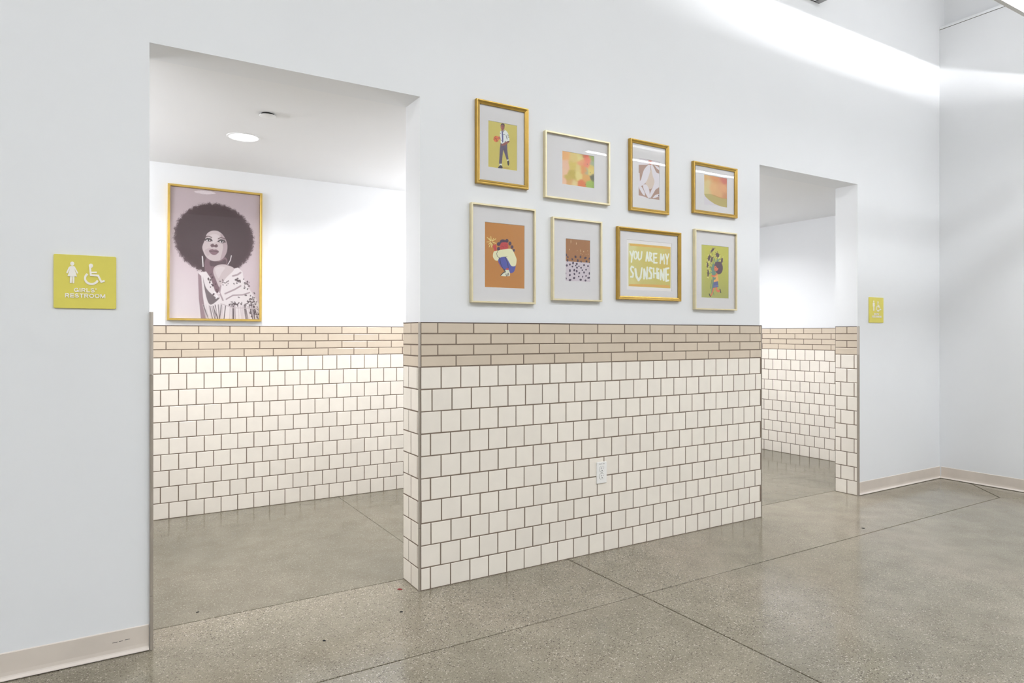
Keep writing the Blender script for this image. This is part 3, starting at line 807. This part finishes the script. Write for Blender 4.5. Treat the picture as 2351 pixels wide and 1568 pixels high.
def art_portrait():
    """a plain two-tone portrait of a woman with a wide round afro and a light shawl"""
    a = Art([(205, 188), (1005, 270), (995, 1383), (185, 1370)], 250, 350, (206, 184, 190))
    a.put(np.clip((a.v - .5) * 1.6, 0, 1) * np.clip(1.2 - a.u * 1.6, 0, 1), (234, 220, 222))
    plum, mid, pale, paler, ink = (58, 14, 28), (118, 84, 94), (196, 176, 178), (224, 210, 212), (26, 6, 12)
    c = a.to([(602, 655)])[0]; e = a.to([(228, 655)])[0]; t = a.to([(602, 336)])[0]
    rx, ry = c[0] - e[0], c[1] - t[1]
    ang = np.arctan2((a.v - c[1]) / ry, (a.u - c[0]) / rx)
    rr = np.hypot((a.u - c[0]) / rx, (a.v - c[1]) / ry)
    curl = rng.normal(0, .02, rr.shape) + .009 * np.sin(ang * 29 + 2 * np.sin(ang * 3)) + .008 * np.sin(ang * 47 + 1)
    a.put(np.clip((1.0 + curl - rr) * 30, 0, 1), plum)
    a.put(np.clip((rr - .86) * 5, 0, 1) * np.clip((1.0 + curl - rr) * 30, 0, 1) * .35, (110, 70, 82))
    # neck, shawl, shoulder
    a.poly([(530, 820), (690, 820), (704, 890), (620, 960), (640, 1120), (560, 1120), (510, 960)], mid, True)
    a.poly([(560, 850), (640, 862), (690, 840), (700, 880), (620, 900), (560, 900)], (78, 44, 54), True)
    a.poly([(446, 962), (520, 950), (560, 1010), (600, 1130), (640, 1190), (650, 1090), (700, 1000), (772, 924), (808, 914), (848, 952), (856, 1012), (904, 1100), (966, 1194), (1010, 1270), (1010, 1400), (455, 1400), (452, 1190)], paler)
    a.poly([(446, 962), (476, 990), (490, 1180), (520, 1380), (470, 1380), (452, 1190)], (150, 120, 128))
    a.poly([(490, 1000), (520, 1100), (600, 1180), (640, 1190), (560, 1250), (520, 1180)], plum, True, .85)
    a.poly([(584, 955), (600, 906), (660, 886), (722, 896), (772, 930), (704, 1002), (652, 1066), (636, 1090), (606, 1020)], pale, True)
    a.poly([(600, 930), (640, 905), (690, 915), (660, 960), (630, 1010)], (214, 198, 200), True, .7)
    for q, w in (([(760, 990), (800, 980), (830, 960)], 16), ([(690, 1150), (780, 1110), (830, 1080)], 14), ([(700, 1200), (760, 1165), (850, 1160), (910, 1140)], 12), ([(650, 1080), (640, 1140), (670, 1210)], 14)): a.line(q, w, (150, 122, 130), .8)
    r = np.random.default_rng(3)
    for k in range(46):
        x, y = r.uniform(515, 640), r.uniform(970, 1220)
        if 500 + (y - 960) * .42 < x < 560 + (y - 960) * .42: a.ell(x, y, r.uniform(5, 12), r.uniform(4, 9), (70, 34, 44) if k % 3 else (236, 226, 228), r.uniform(0, 180))
    for cx_, cy_, n_, sx, sy in ((800, 1040, 16, 36, 26), (770, 1245, 24, 50, 18), (920, 1220, 40, 60, 60), (960, 1320, 50, 40, 40), (700, 1050, 10, 26, 20), (880, 1080, 14, 24, 40)):
        for k in range(n_): a.ell(r.normal(cx_, sx * .7), r.normal(cy_, sy * .7), r.uniform(5, 13), r.uniform(3, 7), (70, 36, 46), r.uniform(0, 180), .9)
    for k in range(60):
        x = r.uniform(480, 960); y = 1262 + r.uniform(-14, 10); dx = (x - 760) * r.uniform(.05, .25) * (1 if x > 640 else -1)
        a.line([(x, y), (x + dx, 1385)], r.uniform(4, 9), plum if k % 2 else (206, 188, 192), .85)
    a.line([(650, 1240), (760, 1278), (995, 1284)], 8, (196, 176, 180))
    # face
    a.poly([(514, 660), (530, 612), (570, 586), (622, 586), (662, 610), (692, 652), (712, 712), (708, 765), (688, 812), (648, 848), (584, 856), (530, 828), (500, 780), (488, 728)], pale, True)
    a.poly([(650, 612), (692, 652), (712, 712), (708, 765), (688, 812), (648, 848), (664, 780), (672, 720)], (160, 132, 138), True, .7)
    a.poly([(540, 640), (600, 612), (640, 640), (600, 690), (550, 690)], (214, 198, 200), True, .6)
    a.poly([(510, 760), (560, 740), (560, 790), (530, 810)], (176, 152, 156), True, .6)
    for x, y, s in ((542, 668, 1), (660, 680, 1)):
        a.poly([(x - 30, y + 2), (x - 8, y - 14), (x + 22, y - 8), (x + 30, y + 8), (x + 4, y + 16)], (90, 56, 64), True)
        a.line([(x - 32, y), (x - 8, y - 16), (x + 24, y - 9), (x + 34, y + 6)], 9, ink); a.ell(x - 1, y + 3, 17, 8, (232, 222, 224)); a.ell(x + 1, y + 1, 9, 9, ink)
        a.line([(x - 30, y - 24), (x - 4, y - 36), (x + 30, y - 24)], 8, (84, 50, 58))
    a.poly([(560, 712), (584, 700), (596, 712), (616, 704), (628, 722), (612, 734), (594, 728), (572, 732)], (96, 60, 70), True)
    a.poly([(546, 764), (576, 748), (592, 754), (612, 752), (636, 772), (606, 800), (572, 796)], (124, 86, 96), True); a.line([(552, 768), (590, 766), (632, 774)], 6, (70, 36, 44))
    a.line([(487, 815), (490, 850), (493, 905)], 9, (232, 222, 224)); a.line([(748, 808), (738, 850), (716, 886)], 7, (222, 208, 212))
    a.c *= 0.82
    return a

# ---------------------------------------------------------------- framed pictures
def rails(root, w, h, prof, mat):
    """four mitred rails. prof: (inset from the outer edge, height off the wall) points"""
    cor = [(-w / 2, -h / 2, 1, 1), (w / 2, -h / 2, -1, 1), (w / 2, h / 2, -1, -1), (-w / 2, h / 2, 1, -1)]
    n = len(prof)
    for k in range(4):
        a, b = cor[k], cor[(k + 1) % 4]
        vs = [(c[0] + c[2] * i, -z, c[1] + c[3] * i) for c in (a, b) for i, z in prof]
        fs = [(i, (i + 1) % n, (i + 1) % n + n, i + n) for i in range(n)] + [tuple(range(n)), tuple(range(2 * n - 1, n - 1, -1))]
        MB().add(vs, fs).build('frame_rail', mat, root, smooth=True)

def picture(name, x0, x1, z0, z1, yw, style, art, window, label, group=None, tilt=0.0):
    """yw: wall face; window: print edges as fractions of the picture (left, right, top, bottom) inside the outer frame"""
    w, h = x1 - x0, z1 - z0
    root = empty(name, ((x0 + x1) / 2, yw - 0.001, (z0 + z1) / 2), (0, tilt, 0))
    tag(root, label, 'picture', group)
    if style == 'gold':
        t, rw = 0.021, 0.0205
        prof = [(0, 0), (0, 0.018), (0.0015, 0.0205), (0.0045, t), (0.008, 0.0195), (0.012, 0.0165), (0.017, 0.0150), (rw, 0.0135), (rw, 0.010), (rw - 0.004, 0.010), (rw - 0.004, 0)]
        mat = M['gold']
    elif style == 'champagne':
        t, rw = 0.022, 0.0085
        prof = [(0, 0), (0, t - 0.001), (0.001, t), (rw - 0.001, t), (rw, t - 0.001), (rw, 0.0105), (rw - 0.002, 0.0105), (rw - 0.002, 0)]
        mat = M['champagne']
    else:
        t, rw = 0.024, 0.0135
        prof = [(0, 0), (0, t - 0.0015), (0.0015, t), (rw - 0.002, t), (rw, t - 0.002), (rw, 0.0105), (rw - 0.003, 0.0105), (rw - 0.003, 0)]
        mat = M['gold_thin']
    rails(root, w, h, prof, mat)
    iw, ih = w / 2 - rw + 0.0015, h / 2 - rw + 0.0015
    MB().box((-iw, -0.005, -ih), (iw, -0.002, ih)).build('backing', M['backing'], root)
    l, r, tp, bt = window
    px0, px1, pz1, pz0 = -w / 2 + l * w, -w / 2 + r * w, h / 2 - tp * h, h / 2 - bt * h
    sheet = paper('print', art, (px1 - px0) + 0.002, (pz1 - pz0) + 0.002, 0.0, root)
    sheet.location = ((px0 + px1) / 2, -0.0055, (pz0 + pz1) / 2)
    if style != 'poster':
        # mat board with a bevelled window
        mb = MB(); o = [(-iw, -ih), (iw, -ih), (iw, ih), (-iw, ih)]; i_ = [(px0, pz0), (px1, pz0), (px1, pz1), (px0, pz1)]; b = 0.0012
        i2 = [(px0 - b, pz0 - b), (px1 + b, pz0 - b), (px1 + b, pz1 + b), (px0 - b, pz1 + b)]
        vs = [(x, -0.0058, z) for x, z in i_] + [(x, -0.0074, z) for x, z in i2] + [(x, -0.0074, z) for x, z in o] + [(x, -0.0058, z) for x, z in o]
        fs = []
        for k in range(4):
            k2 = (k + 1) % 4
            fs += [(k, k2, k2 + 4, k + 4), (k + 4, k2 + 4, k2 + 8, k + 8), (k + 8, k2 + 8, k2 + 12, k + 12), (k + 12, k2 + 12, k2, k)]
        mb.add(vs, fs).build('mat_board', M['mat_board'], root)
    MB().box((-iw, -0.0098, -ih), (iw, -0.0083, ih)).build('glass', M['glass'], root)
    return root

PG = 'framed pictures between the openings'
picture('framed_picture', 0.180, 0.475, 1.885, 2.287, D, 'gold', art_player(), (.243, .790, .228, .780), 'gold framed illustration of a figure in shirt and tie holding a basketball', PG)
picture('framed_picture', 0.574, 0.995, 1.859, 2.198, D, 'champagne', art_watercolour(), (.275, .765, .255, .755), 'pale framed landscape print of an orange and yellow watercolour', PG)
picture('framed_picture', 1.140, 1.432, 1.848, 2.245, D, 'gold', art_leaves(), (.245, .775, .250, .795), 'narrow gold framed print of pale leaf shapes on brown', PG)
picture('framed_picture', 1.629, 2.010, 1.881, 2.186, D, 'gold', art_bowl(), (.265, .785, .222, .800), 'small gold framed landscape print with an orange half round shape', PG)
picture('framed_picture', 0.152, 0.516, 1.316, 1.790, D, 'champagne', art_sparkler(), (.222, .838, .180, .838), 'pale framed orange print of a crouching child with a sparkler', PG)
picture('framed_picture', 0.620, 0.941, 1.339, 1.765, D, 'champagne', art_spots(), (.285, .775, .245, .758), 'pale framed print of dark spots on brown and lilac', PG)
picture('framed_picture', 1.051, 1.528, 1.355, 1.753, D, 'gold', art_words(), (.155, .862, .165, .855), 'gold framed print with hand-painted words YOU ARE MY SUNSHINE', PG)
picture('framed_picture', 1.640, 2.004, 1.311, 1.787, D, 'champagne', art_flowers(), (.185, .830, .185, .845), 'pale framed green print of a running child hugging sunflowers', PG)
picture('framed_poster', -0.990, -0.423, 1.252, 2.115, YB, 'poster', art_portrait(), (.026, .974, .018, .982), 'large gold framed plum poster of a woman with round afro', tilt=0.006)

# ---------------------------------------------------------------- restroom signs
def text_mesh(s, name, depth, bold=0.0):
    cu = bpy.data.curves.new(name, 'FONT')
    cu.body = s; cu.size = 1.0; cu.extrude = 0.0; cu.offset = bold; cu.resolution_u = 3
    cu.space_character = 1.12
    o = bpy.data.objects.new(name, cu); COL.objects.link(o)
    bpy.context.view_layer.update()
    me = bpy.data.meshes.new_from_object(o.evaluated_get(bpy.context.evaluated_depsgraph_get()))
    bpy.data.objects.remove(o); bpy.data.curves.remove(cu)
    v = np.array([tuple(x.co) for x in me.vertices])
    f = [tuple(p.vertices) for p in me.polygons]
    bpy.data.meshes.remove(me)
    return v, f

def raised_text(s, name, box, y0, depth, mat, parent, bold=0.02):
    """text scaled into box (x0, x1, z0, z1), standing depth proud of y0 (towards -y)"""
    v, f = text_mesh(s, name, depth, bold)
    lo, hi = v.min(0), v.max(0)
    x = box[0] + (v[:, 0] - lo[0]) / (hi[0] - lo[0]) * (box[1] - box[0])
    z = box[2] + (v[:, 1] - lo[1]) / (hi[1] - lo[1]) * (box[3] - box[2])
    me = bpy.data.meshes.new(name)
    me.from_pydata([(a, y0 - depth, b) for a, b in zip(x, z)], [], f)
    bm = bmesh.new(); bm.from_mesh(me)
    bmesh.ops.remove_doubles(bm, verts=bm.verts, dist=1e-6)
    bmesh.ops.recalc_face_normals(bm, faces=bm.faces)
    g = bmesh.ops.extrude_face_region(bm, geom=bm.faces[:])
    bmesh.ops.translate(bm, verts=[q for q in g['geom'] if isinstance(q, bmesh.types.BMVert)], vec=(0, depth * .98, 0))
    bmesh.ops.recalc_face_normals(bm, faces=bm.faces)
    bm.to_mesh(me); bm.free()
    return link(name, me, mat, parent)

def _arc(cx_, cy_, rx, ry, a0, a1, n=10):
    return [(cx_ + rx * math.cos(math.radians(a0 + (a1 - a0) * k / n)), cy_ + ry * math.sin(math.radians(a0 + (a1 - a0) * k / n))) for k in range(n + 1)]
# heavy grotesque capitals: (advance width, strokes); unit height, stroke 0.19
T_ = 0.095
GLYPH = {
    'G': (0.95, [_arc(.47, .5, .375, .405, 42, 330, 16), [(.86, .30), (.86, .02)], [(.52, .44), (.94, .44)], [(.80, .30), (.86, .44)]]),
    'I': (0.30, [[(.15, 0), (.15, 1)]]),
    'R': (0.90, [[(.12, 0), (.12, 1)], [(.12, 1 - T_), (.50, 1 - T_)] + _arc(.52, .70, .24, .205, 90, -90, 8) + [(.12, .495)], [(.46, .48), (.78, 0)]]),
    'L': (0.76, [[(.12, 0), (.12, 1)], [(.12, T_), (.72, T_)]]),
    'S': (0.84, [_arc(.41, .71, .295, .20, 25, 270, 11) + _arc(.41, .30, .315, .21, 90, -160, 11)]),
    'E': (0.82, [[(.12, 0), (.12, 1)], [(.12, T_), (.78, T_)], [(.12, .52), (.72, .52)], [(.12, 1 - T_), (.76, 1 - T_)]]),
    'T': (0.80, [[(.40, 0), (.40, 1)], [(.02, 1 - T_), (.78, 1 - T_)]]),
    'O': (1.00, [_arc(.50, .5, .40, .405, 0, 360, 22)]),
    'M': (1.08, [[(.12, 0), (.12, 1)], [(.96, 0), (.96, 1)], [(.14, .98), (.54, .06)], [(.54, .06), (.94, .98)]]),
    'B': (0.88, [[(.12, 0), (.12, 1)], [(.12, 1 - T_), (.48, 1 - T_)] + _arc(.50, .71, .22, .195, 90, -90, 8) + [(.12, .515)], [(.12, .515), (.50, .515)] + _arc(.52, .305, .25, .21, 90, -90, 8) + [(.12, T_)]]),
    'Y': (0.84, [[(.42, 0), (.42, .45)], [(.07, 1), (.42, .42)], [(.77, 1), (.42, .42)]]),
    "'": (0.30, [[(.15, .68), (.15, 1)]]),
}
def stroke_text(s, name, box, y0, depth, mat, parent, gap=0.10):
    total = sum(GLYPH[c][0] for c in s) + gap * (len(s) - 1)
    sx, sz = (box[1] - box[0]) / total, box[3] - box[2]
    x = 0.0; k = 0; mb = MB()
    for c in s:
        adv, strokes = GLYPH[c]
        for st in strokes:
            q = stroke_poly(st, 2 * T_)
            mb.prism([(box[0] + (x + a) * sx, box[2] + b * sz) for a, b in q], y0 - depth - 2.5e-5 * k, y0, 'y'); k += 1
        x += adv + gap
    me = mb.mesh(name, fix=False)
    bm = bmesh.new(); bm.from_mesh(me); bmesh.ops.recalc_face_normals(bm, faces=bm.faces); bm.to_mesh(me); bm.free()
    return link(name, me, mat, parent)

def rounded_rect(w, h, r, n=6):
    pts = []
    for cx_, cz_, a0 in ((w / 2 - r, h / 2 - r, 0), (-w / 2 + r, h / 2 - r, 90), (-w / 2 + r, -h / 2 + r, 180), (w / 2 - r, -h / 2 + r, 270)):
        for k in range(n + 1):
            a = math.radians(a0 + 90 * k / n)
            pts.append((cx_ + r * math.cos(a), cz_ + r * math.sin(a)))
    return pts

def bevel_plate(mb, poly, y0, y1, b):
    """prism from y0 (wall) to y1 (front, smaller y) with a bevelled front edge"""
    n = len(poly)
    inner = inset_poly(poly, b)
    vs = [(x, y0, z) for x, z in poly] + [(x, y1 + b, z) for x, z in poly] + [(p[0], y1, p[1]) for p in inner]
    fs = [tuple(range(2 * n, 3 * n)), tuple(range(n - 1, -1, -1))]
    for r in range(2):
        fs += [(r * n + i, r * n + (i + 1) % n, (r + 1) * n + (i + 1) % n, (r + 1) * n + i) for i in range(n)]
    mb.add(vs, fs)

SIGN_Q = homography([(222, 205), (1532, 285), (1522, 1382), (212, 1350)])
def sign_pts(pts, W, Hh):
    q = SIGN_Q(pts)
    return [((u - .5) * W, (.5 - v) * Hh) for u, v in q]

def stroke_poly(pts, width):
    """an open polyline as one outline with mitred joints"""
    pts = [Vector(p) for p in pts]; L, R = [], []
    for i, p in enumerate(pts):
        d1 = (p - pts[i - 1]).normalized() if i else (pts[1] - p).normalized()
        d2 = (pts[i + 1] - p).normalized() if i < len(pts) - 1 else d1
        n1, n2 = Vector((-d1.y, d1.x)), Vector((-d2.y, d2.x))
        b = (n1 + n2).normalized(); m = width / 2 / max(.35, b.dot(n1))
        L.append(p + b * m); R.append(p - b * m)
    return [tuple(q) for q in L] + [tuple(q) for q in reversed(R)]

def circle(x, y, r, n=22):
    return [(x + r * math.cos(2 * math.pi * k / n), y + r * math.sin(2 * math.pi * k / n)) for k in range(n)]

def restroom_sign(x0, x1, z0, z1, words, who, label):
    W, Hh = x1 - x0, z1 - z0
    root = empty('restroom_sign', ((x0 + x1) / 2, D, (z0 + z1) / 2))
    tag(root, label, 'sign', 'yellow restroom signs')
    y0, y1, dp = -0.0002, -0.0065, 0.0022
    mb = MB(); bevel_plate(mb, rounded_rect(W, Hh, 0.005), y0, y1, 0.0008); mb.build('plate', M['sign'], root, smooth=True)
    mb = MB()
    P = lambda pts: sign_pts(pts, W, Hh)
    lay = [0]
    def add(m, pts):
        lay[0] += 1
        m.prism(P(pts), y1 - dp - lay[0] * 2.5e-5, y1 + 0.0001, 'y')
    add(mb, circle(613, 418, 43)); 
    if who == 'woman':
        add(mb, [(560, 480), (585, 466), (645, 470), (668, 484), (735, 612), (728, 630), (706, 626), (656, 520), (712, 692), (658, 690), (650, 832), (614, 832), (612, 690), (602, 690), (598, 828), (560, 826), (566, 686), (512, 684), (566, 520), (515, 620), (492, 618), (488, 600), (540, 492)])
        mb.build('woman_symbol', M['raised'], root)
    else:
        add(mb, [(540, 480), (560, 468), (665, 474), (690, 492), (692, 640), (664, 640), (662, 530), (656, 530), (652, 830), (616, 830), (614, 660), (606, 660), (602, 828), (566, 826), (566, 530), (560, 530), (558, 640), (532, 640), (530, 500)])
        mb.build('man_symbol', M['raised'], root)
    mb = MB()
    add(mb, circle(1003, 468, 45))
    add(mb, stroke_poly([(985, 490), (998, 664), (1152, 676), (1216, 806), (1288, 790)], 40))
    add(mb, stroke_poly([(1000, 607), (1125, 607)], 30))
    arc = [(1015 + 138 * math.cos(math.radians(t)) , 733 + 120 * math.sin(math.radians(t))) for t in range(22, 247, 15)]
    add(mb, stroke_poly(arc, 46))
    mb.build('wheelchair_symbol', M['raised'], root)
    for s, (xa, xb, ta, tb, ba, bb) in ((words[0], (645, 1120, 930, 945, 1018, 1030)), (words[1], (455, 1300, 1045, 1066, 1132, 1152))):
        q = P([(xa, ta), (xb, tb), (xa, ba), (xb, bb)])
        stroke_text(s, 'lettering', (q[0][0], q[1][0], (q[2][1] + q[3][1]) / 2, (q[0][1] + q[1][1]) / 2), y1 + 0.0001, dp, M['raised'], root)
    return root

restroom_sign(-1.477, -1.290, 1.2575, 1.4455, ("GIRLS'", 'RESTROOM'), 'woman', "square yellow sign reading GIRLS' RESTROOM beside the nearer opening")
restroom_sign(3.450, 3.634, 1.249, 1.4365, ("BOYS'", 'RESTROOM'), 'man', "square yellow sign reading BOYS' RESTROOM beside the farther opening")

# ---------------------------------------------------------------- wall outlet
root = empty('wall_outlet', (0.9425, -0.0004, 0.4255))
tag(root, 'white duplex power outlet set in the off-white tiles', 'outlet')
mb = MB(); bevel_plate(mb, rounded_rect(0.068, 0.1143, 0.004), 0.0, -0.006, 0.002); mb.build('cover_plate', M['plate'], root, smooth=True)
for zc in (0.0195, -0.0195):
    rp = []
    for k in range(40):
        t = 2 * math.pi * k / 40
        rp.append((0.0172 * math.cos(t), zc + max(-0.0138, min(0.0138, 0.0172 * math.sin(t)))))
    mb = MB(); bevel_plate(mb, rp, -0.0058, -0.0078, 0.0006); rec = mb.build('receptacle', M['plate'], root, smooth=True)
    rim = MB(); bevel_plate(rim, [(x * 1.06, zc + (z - zc) * 1.07) for x, z in rp], -0.0059, -0.0061, 0.00005); rim.build('rim', M['ink'], root)
    MB().box((-0.0075, -0.0081, zc + 0.0005), (-0.0051, -0.0077, zc + 0.0095)).build('slot', M['slot'], rec)
    MB().box((0.0053, -0.0081, zc + 0.0015), (0.0071, -0.0077, zc + 0.0085)).build('slot', M['slot'], rec)
    MB().prism([(x, zc + z) for x, z in [(0.0026 * math.cos(t), -0.0078 + max(-0.0018, 0.0026 * math.sin(t))) for t in np.linspace(0, 2 * math.pi, 15)[:-1]]], -0.0081, -0.0077, 'y').build('ground_hole', M['slot'], rec)
mb = MB(); mb.prism(circle(0, 0, 0.0032, 14), -0.0068, -0.0059, 'y'); mb.build('screw', M['steel'], root)
raised_text('RP1-45', 'circuit_label', (-0.0165, 0.0175, 0.0438, 0.0492), -0.0061, 0.00012, M['ink'], root, 0.02)

# ---------------------------------------------------------------- vestibule ceiling: downlights, sprinkler cover
def downlight(x, y, label):
    r = empty('recessed_downlight', (x, y, ZL)); tag(r, label, 'ceiling light', 'recessed downlights')
    MB().lathe([(0.087, 0), (0.087, -0.002), (0.083, -0.0045), (0.077, -0.0045), (0.074, -0.002), (0.074, 0.0)], 56).build('trim_ring', M['white_metal'], r, smooth=True)
    MB().lathe([(0.0001, -0.0012), (0.0742, -0.0012), (0.0742, -0.0004), (0.0001, -0.0004)], 48).build('lens', M['downlens'], r)
    area_lamp(r, 'lamp', 0.146, 0, (0, 0, -0.0052), (0, 0, 0), DOWN_W, (250, 251, 255), disk=True, spread=146)
    return r
downlight(-0.676, 1.090, 'round recessed downlight in the left vestibule ceiling')
downlight(0.62, 1.45, 'round recessed downlight behind the tiled wall, left vestibule')
downlight(2.655, 0.985, 'round recessed downlight in the right vestibule ceiling')
downlight(3.45, 1.60, 'round recessed downlight deep in the right vestibule')
r = empty('sprinkler_cover', (-0.643, 0.623, ZL)); tag(r, 'small white round sprinkler cover plate on the vestibule ceiling', 'sprinkler')
MB().lathe([(0.030, 0), (0.030, -0.008), (0.028, -0.008), (0.028, 0)], 32).build('shade_collar', M['slot'], r)  # coloured black to paint the shadow line above the cover
MB().lathe([(0.0001, -0.0125), (0.036, -0.0125), (0.0385, -0.011), (0.0385, -0.0085), (0.0001, -0.008)], 40).build('cover_plate', M['white_metal'], r, smooth=True)

def wall_light(x, y, z, face, label, k=1.0):
    """opal bar light on a vestibule wall; face = +1 looks to +x, -1 to -x"""
    r = empty('wall_bar_light', (x, y, z)); tag(r, label, 'wall light', 'opal bar lights on the vestibule walls')
    MB().box((min(0, face * 0.03), -0.42, -0.05), (max(0, face * 0.03), 0.42, 0.05)).build('back_plate', M['white_metal'], r)
    prof = [(0.03 + 0.045 * math.sin(t), 0.045 * math.cos(t)) for t in np.linspace(0, math.pi, 13)]
    MB().prism([(face * a, b) for a, b in prof], -0.40, 0.40, 'y').build('opal_cover', M['downlens'], r, smooth=True)
    for s in (-1, 1):
        MB().prism([(face * a * 1.04, b * 1.08) for a, b in prof], s * 0.41 - 0.01, s * 0.41 + 0.01, 'y').build('end_cap', M['white_metal'], r)
    area_lamp(r, 'lamp', 0.80, 0.09, (face * 0.078, 0, 0), (math.pi / 2, 0, -face * math.pi / 2), BAR_W * k, (250, 251, 255))
wall_light(XD, 1.15, 1.98, -1, 'opal bar light on the dividing wall, left vestibule', 0.75)
wall_light(XD + 0.12, 1.15, 1.98, 1, 'opal bar light on the dividing wall, right vestibule')
wall_light(-2.3, 1.05, 1.98, 1, 'unseen opal bar light added as fill, far left of the left vestibule', 1.4)  # unseen bar added to lift the ceiling and the pier's side

# ---------------------------------------------------------------- linear pendants over the hall
def pendant(x0, x1, y, zb, label, wash=False):
    L = x1 - x0
    r = empty('linear_pendant', ((x0 + x1) / 2, y, zb)); tag(r, label, 'pendant light', 'linear pendants over the hall')
    a, b = -L / 2, L / 2
    hw, hh = 0.045, 0.070
    mb = MB()
    mb.prism([(-hw, 0), (-0.026, 0), (-0.026, 0.010), (0.026, 0.010), (0.026, 0), (hw, 0), (hw, hh), (-hw, hh)], a, b, 'x')
    mb.build('housing', M['fixture'], r)
    MB().box((a + 0.004, -0.026, 0.003), (b - 0.004, 0.026, 0.009)).build('lens', M['lens'], r)
    area_lamp(r, 'lamp', L - 0.02, 0.050, (0, 0, 0.0022), (0, 0, 0), LENS_W, (250, 251, 255))
    for s in (a, b):
        MB().box((s - (0.004 if s < 0 else 0), -hw, 0), (s + (0 if s < 0 else 0.004), hw, hh)).build('end_cap', M['fixture'], r)
    if wash:
        zs = hh + 0.006
        MB().box((a, -0.004, hh), (b, 0.004, zs + 0.026)).build('spine', M['fixture'], r)
        for s in (-1, 1):
            y0 = s * 0.0042
            MB().box((a + 0.01, min(y0, y0 + s * 0.0004), zs - 0.0005), (b - 0.01, max(y0, y0 + s * 0.0004), zs + 0.0005)).build('led_line', M['slotlight'], r)
            area_lamp(r, 'led', L - 0.03, 0.0012, (0, s * 0.0052, zs), (math.pi / 2 + 0.30 * 1, 0, 0 if s > 0 else math.pi), SLOT_W, (250, 251, 255), spread=105)
            MB().box((a, min(s * 0.0115, s * 0.0125), hh), (b, max(s * 0.0115, s * 0.0125), zs + 0.0018)).build('baffle_lip', M['fixture'], r)  # lip set to soften the light band's lower edge
        MB().box((a, -0.066, zs + 0.026), (b, 0.066, zs + 0.028)).build('cutoff_cap', M['fixture'], r)  # added cap, sized to cut the light band's sharp upper edge
        MB().box((a + 0.02, -0.05, zs + 0.028), (b - 0.02, 0.05, zs + 0.031)).build('fill_lens', M['lens'], r)  # uplight added to brighten the wall above the band
        area_lamp(r, 'fill_lamp', L - 0.06, 0.095, (0, 0, zs + 0.0322), (math.pi, 0, 0), UP_W, (250, 251, 255))
        top = zs + 0.031
    for s in (a + 0.25, b - 0.25):
        MB().tube((s, 0, top), (s, 0, HC - zb), 0.0018, 8).build('cable', M['cable'], r)
        MB().lathe([(0.0001, -0.02), (0.03, -0.02), (0.035, -0.012), (0.035, 0), (0.0001, 0)], 24, (s, 0, HC - zb)).build('canopy', M['white_metal'], r, smooth=True)
    return r
pendant(1.96, 4.40, -1.45, 2.628, 'long linear pendant hung near the end wall corner', wash=True)

def fill_panel(x, y, label):  # unseen panels added to fill the hall with even light
    r = empty('hall_fill_panel', (x, y, HC)); tag(r, label, 'ceiling light', 'unseen fill panels added on the hall ceiling')
    w, l, f = 0.75, 0.30, 0.025
    mb = MB()
    for a, b in (((-w, -l), (w, -l + f)), ((-w, l - f), (w, l)), ((-w, -l + f), (-w + f, l - f)), ((w - f, -l + f), (w, l - f))):
        mb.box((a[0], a[1], -0.05), (b[0], b[1], 0))
    mb.build('frame', M['white_metal'], r)
    MB().box((-w + f, -l + f, -0.04), (w - f, l - f, -0.03)).build('diffuser', M['panel'], r)
    area_lamp(r, 'lamp', 2 * (w - f), 2 * (l - f), (0, 0, -0.0415), (0, 0, 0), PANEL_W, (245, 250, 255))
for y, nm in ((-3.3, 'nearer'), (-5.0, 'rear')):
    for x, nx in ((-5.4, 'far left'), (-2.4, 'left'), (0.6, 'centre'), (3.2, 'right')):
        fill_panel(x, y, 'unseen fill panel added on the hall ceiling, %s row, %s' % (nm, nx))

# ---------------------------------------------------------------- metal box high on the hall wall
r = empty('wall_bracket', (2.70, D, 3.436)); tag(r, 'grey sheet metal housing high on the wall over the second opening', 'bracket')
MB().box((-0.16, -0.085, 0.0), (0.105, -0.004, 0.20)).build('housing', M['fixture'], r)
MB().box((0.112, -0.095, -0.004), (0.158, -0.004, 0.20)).build('flange', M['grey_metal'], r)
MB().box((0.105, -0.080, 0.004), (0.112, -0.004, 0.20)).build('shadow_gap', M['slot'], r)
MB().box((-0.16, -0.004, -0.003), (0.158, 0.0, 0.20)).build('back_plate', M['slot'], r)  # black layer painting the shade between housing and wall

# ---------------------------------------------------------------- scraps on the floor
def scrap(x, y, w, l, ang, mat, label, seed):
    rr = random.Random(seed); n = 9
    vs = [(w * math.cos(2 * math.pi * k / n) * rr.uniform(.7, 1.1), l * math.sin(2 * math.pi * k / n) * rr.uniform(.7, 1.1)) for k in range(n)]
    mb = MB()
    mb.add([(a, b, 0.0002 + 0.0008 * rr.random()) for a, b in vs] + [(a * .6, b * .6, 0.0025) for a, b in vs], [tuple(range(n, 2 * n)), tuple(range(n - 1, -1, -1))] + [(i, (i + 1) % n, (i + 1) % n + n, i + n) for i in range(n)])
    o = mb.build('scrap', mat, None, loc=(x, y, 0), rot=(0, 0, ang))
    tag(o, label, 'debris', 'bits of debris on the floor')
scrap(-0.175, 0.070, 0.011, 0.015, 0.6, M['red'], 'tiny dark red scrap on the floor beside the pier corner', 1)
scrap(-0.613, -0.259, 0.006, 0.008, 0.2, M['black'], 'black fleck on the floor nearest the viewer', 2)
scrap(-0.263, -0.166, 0.006, 0.009, 1.2, M['black'], 'black fleck on the floor below the dark red scrap', 3)
scrap(-0.994, 0.275, 0.005, 0.008, 2.0, M['black'], 'black fleck on the floor inside the left opening', 4)
scrap(2.559, -0.481, 0.008, 0.012, 0.5, M['black'], 'dark fleck on the floor before the right opening', 5)
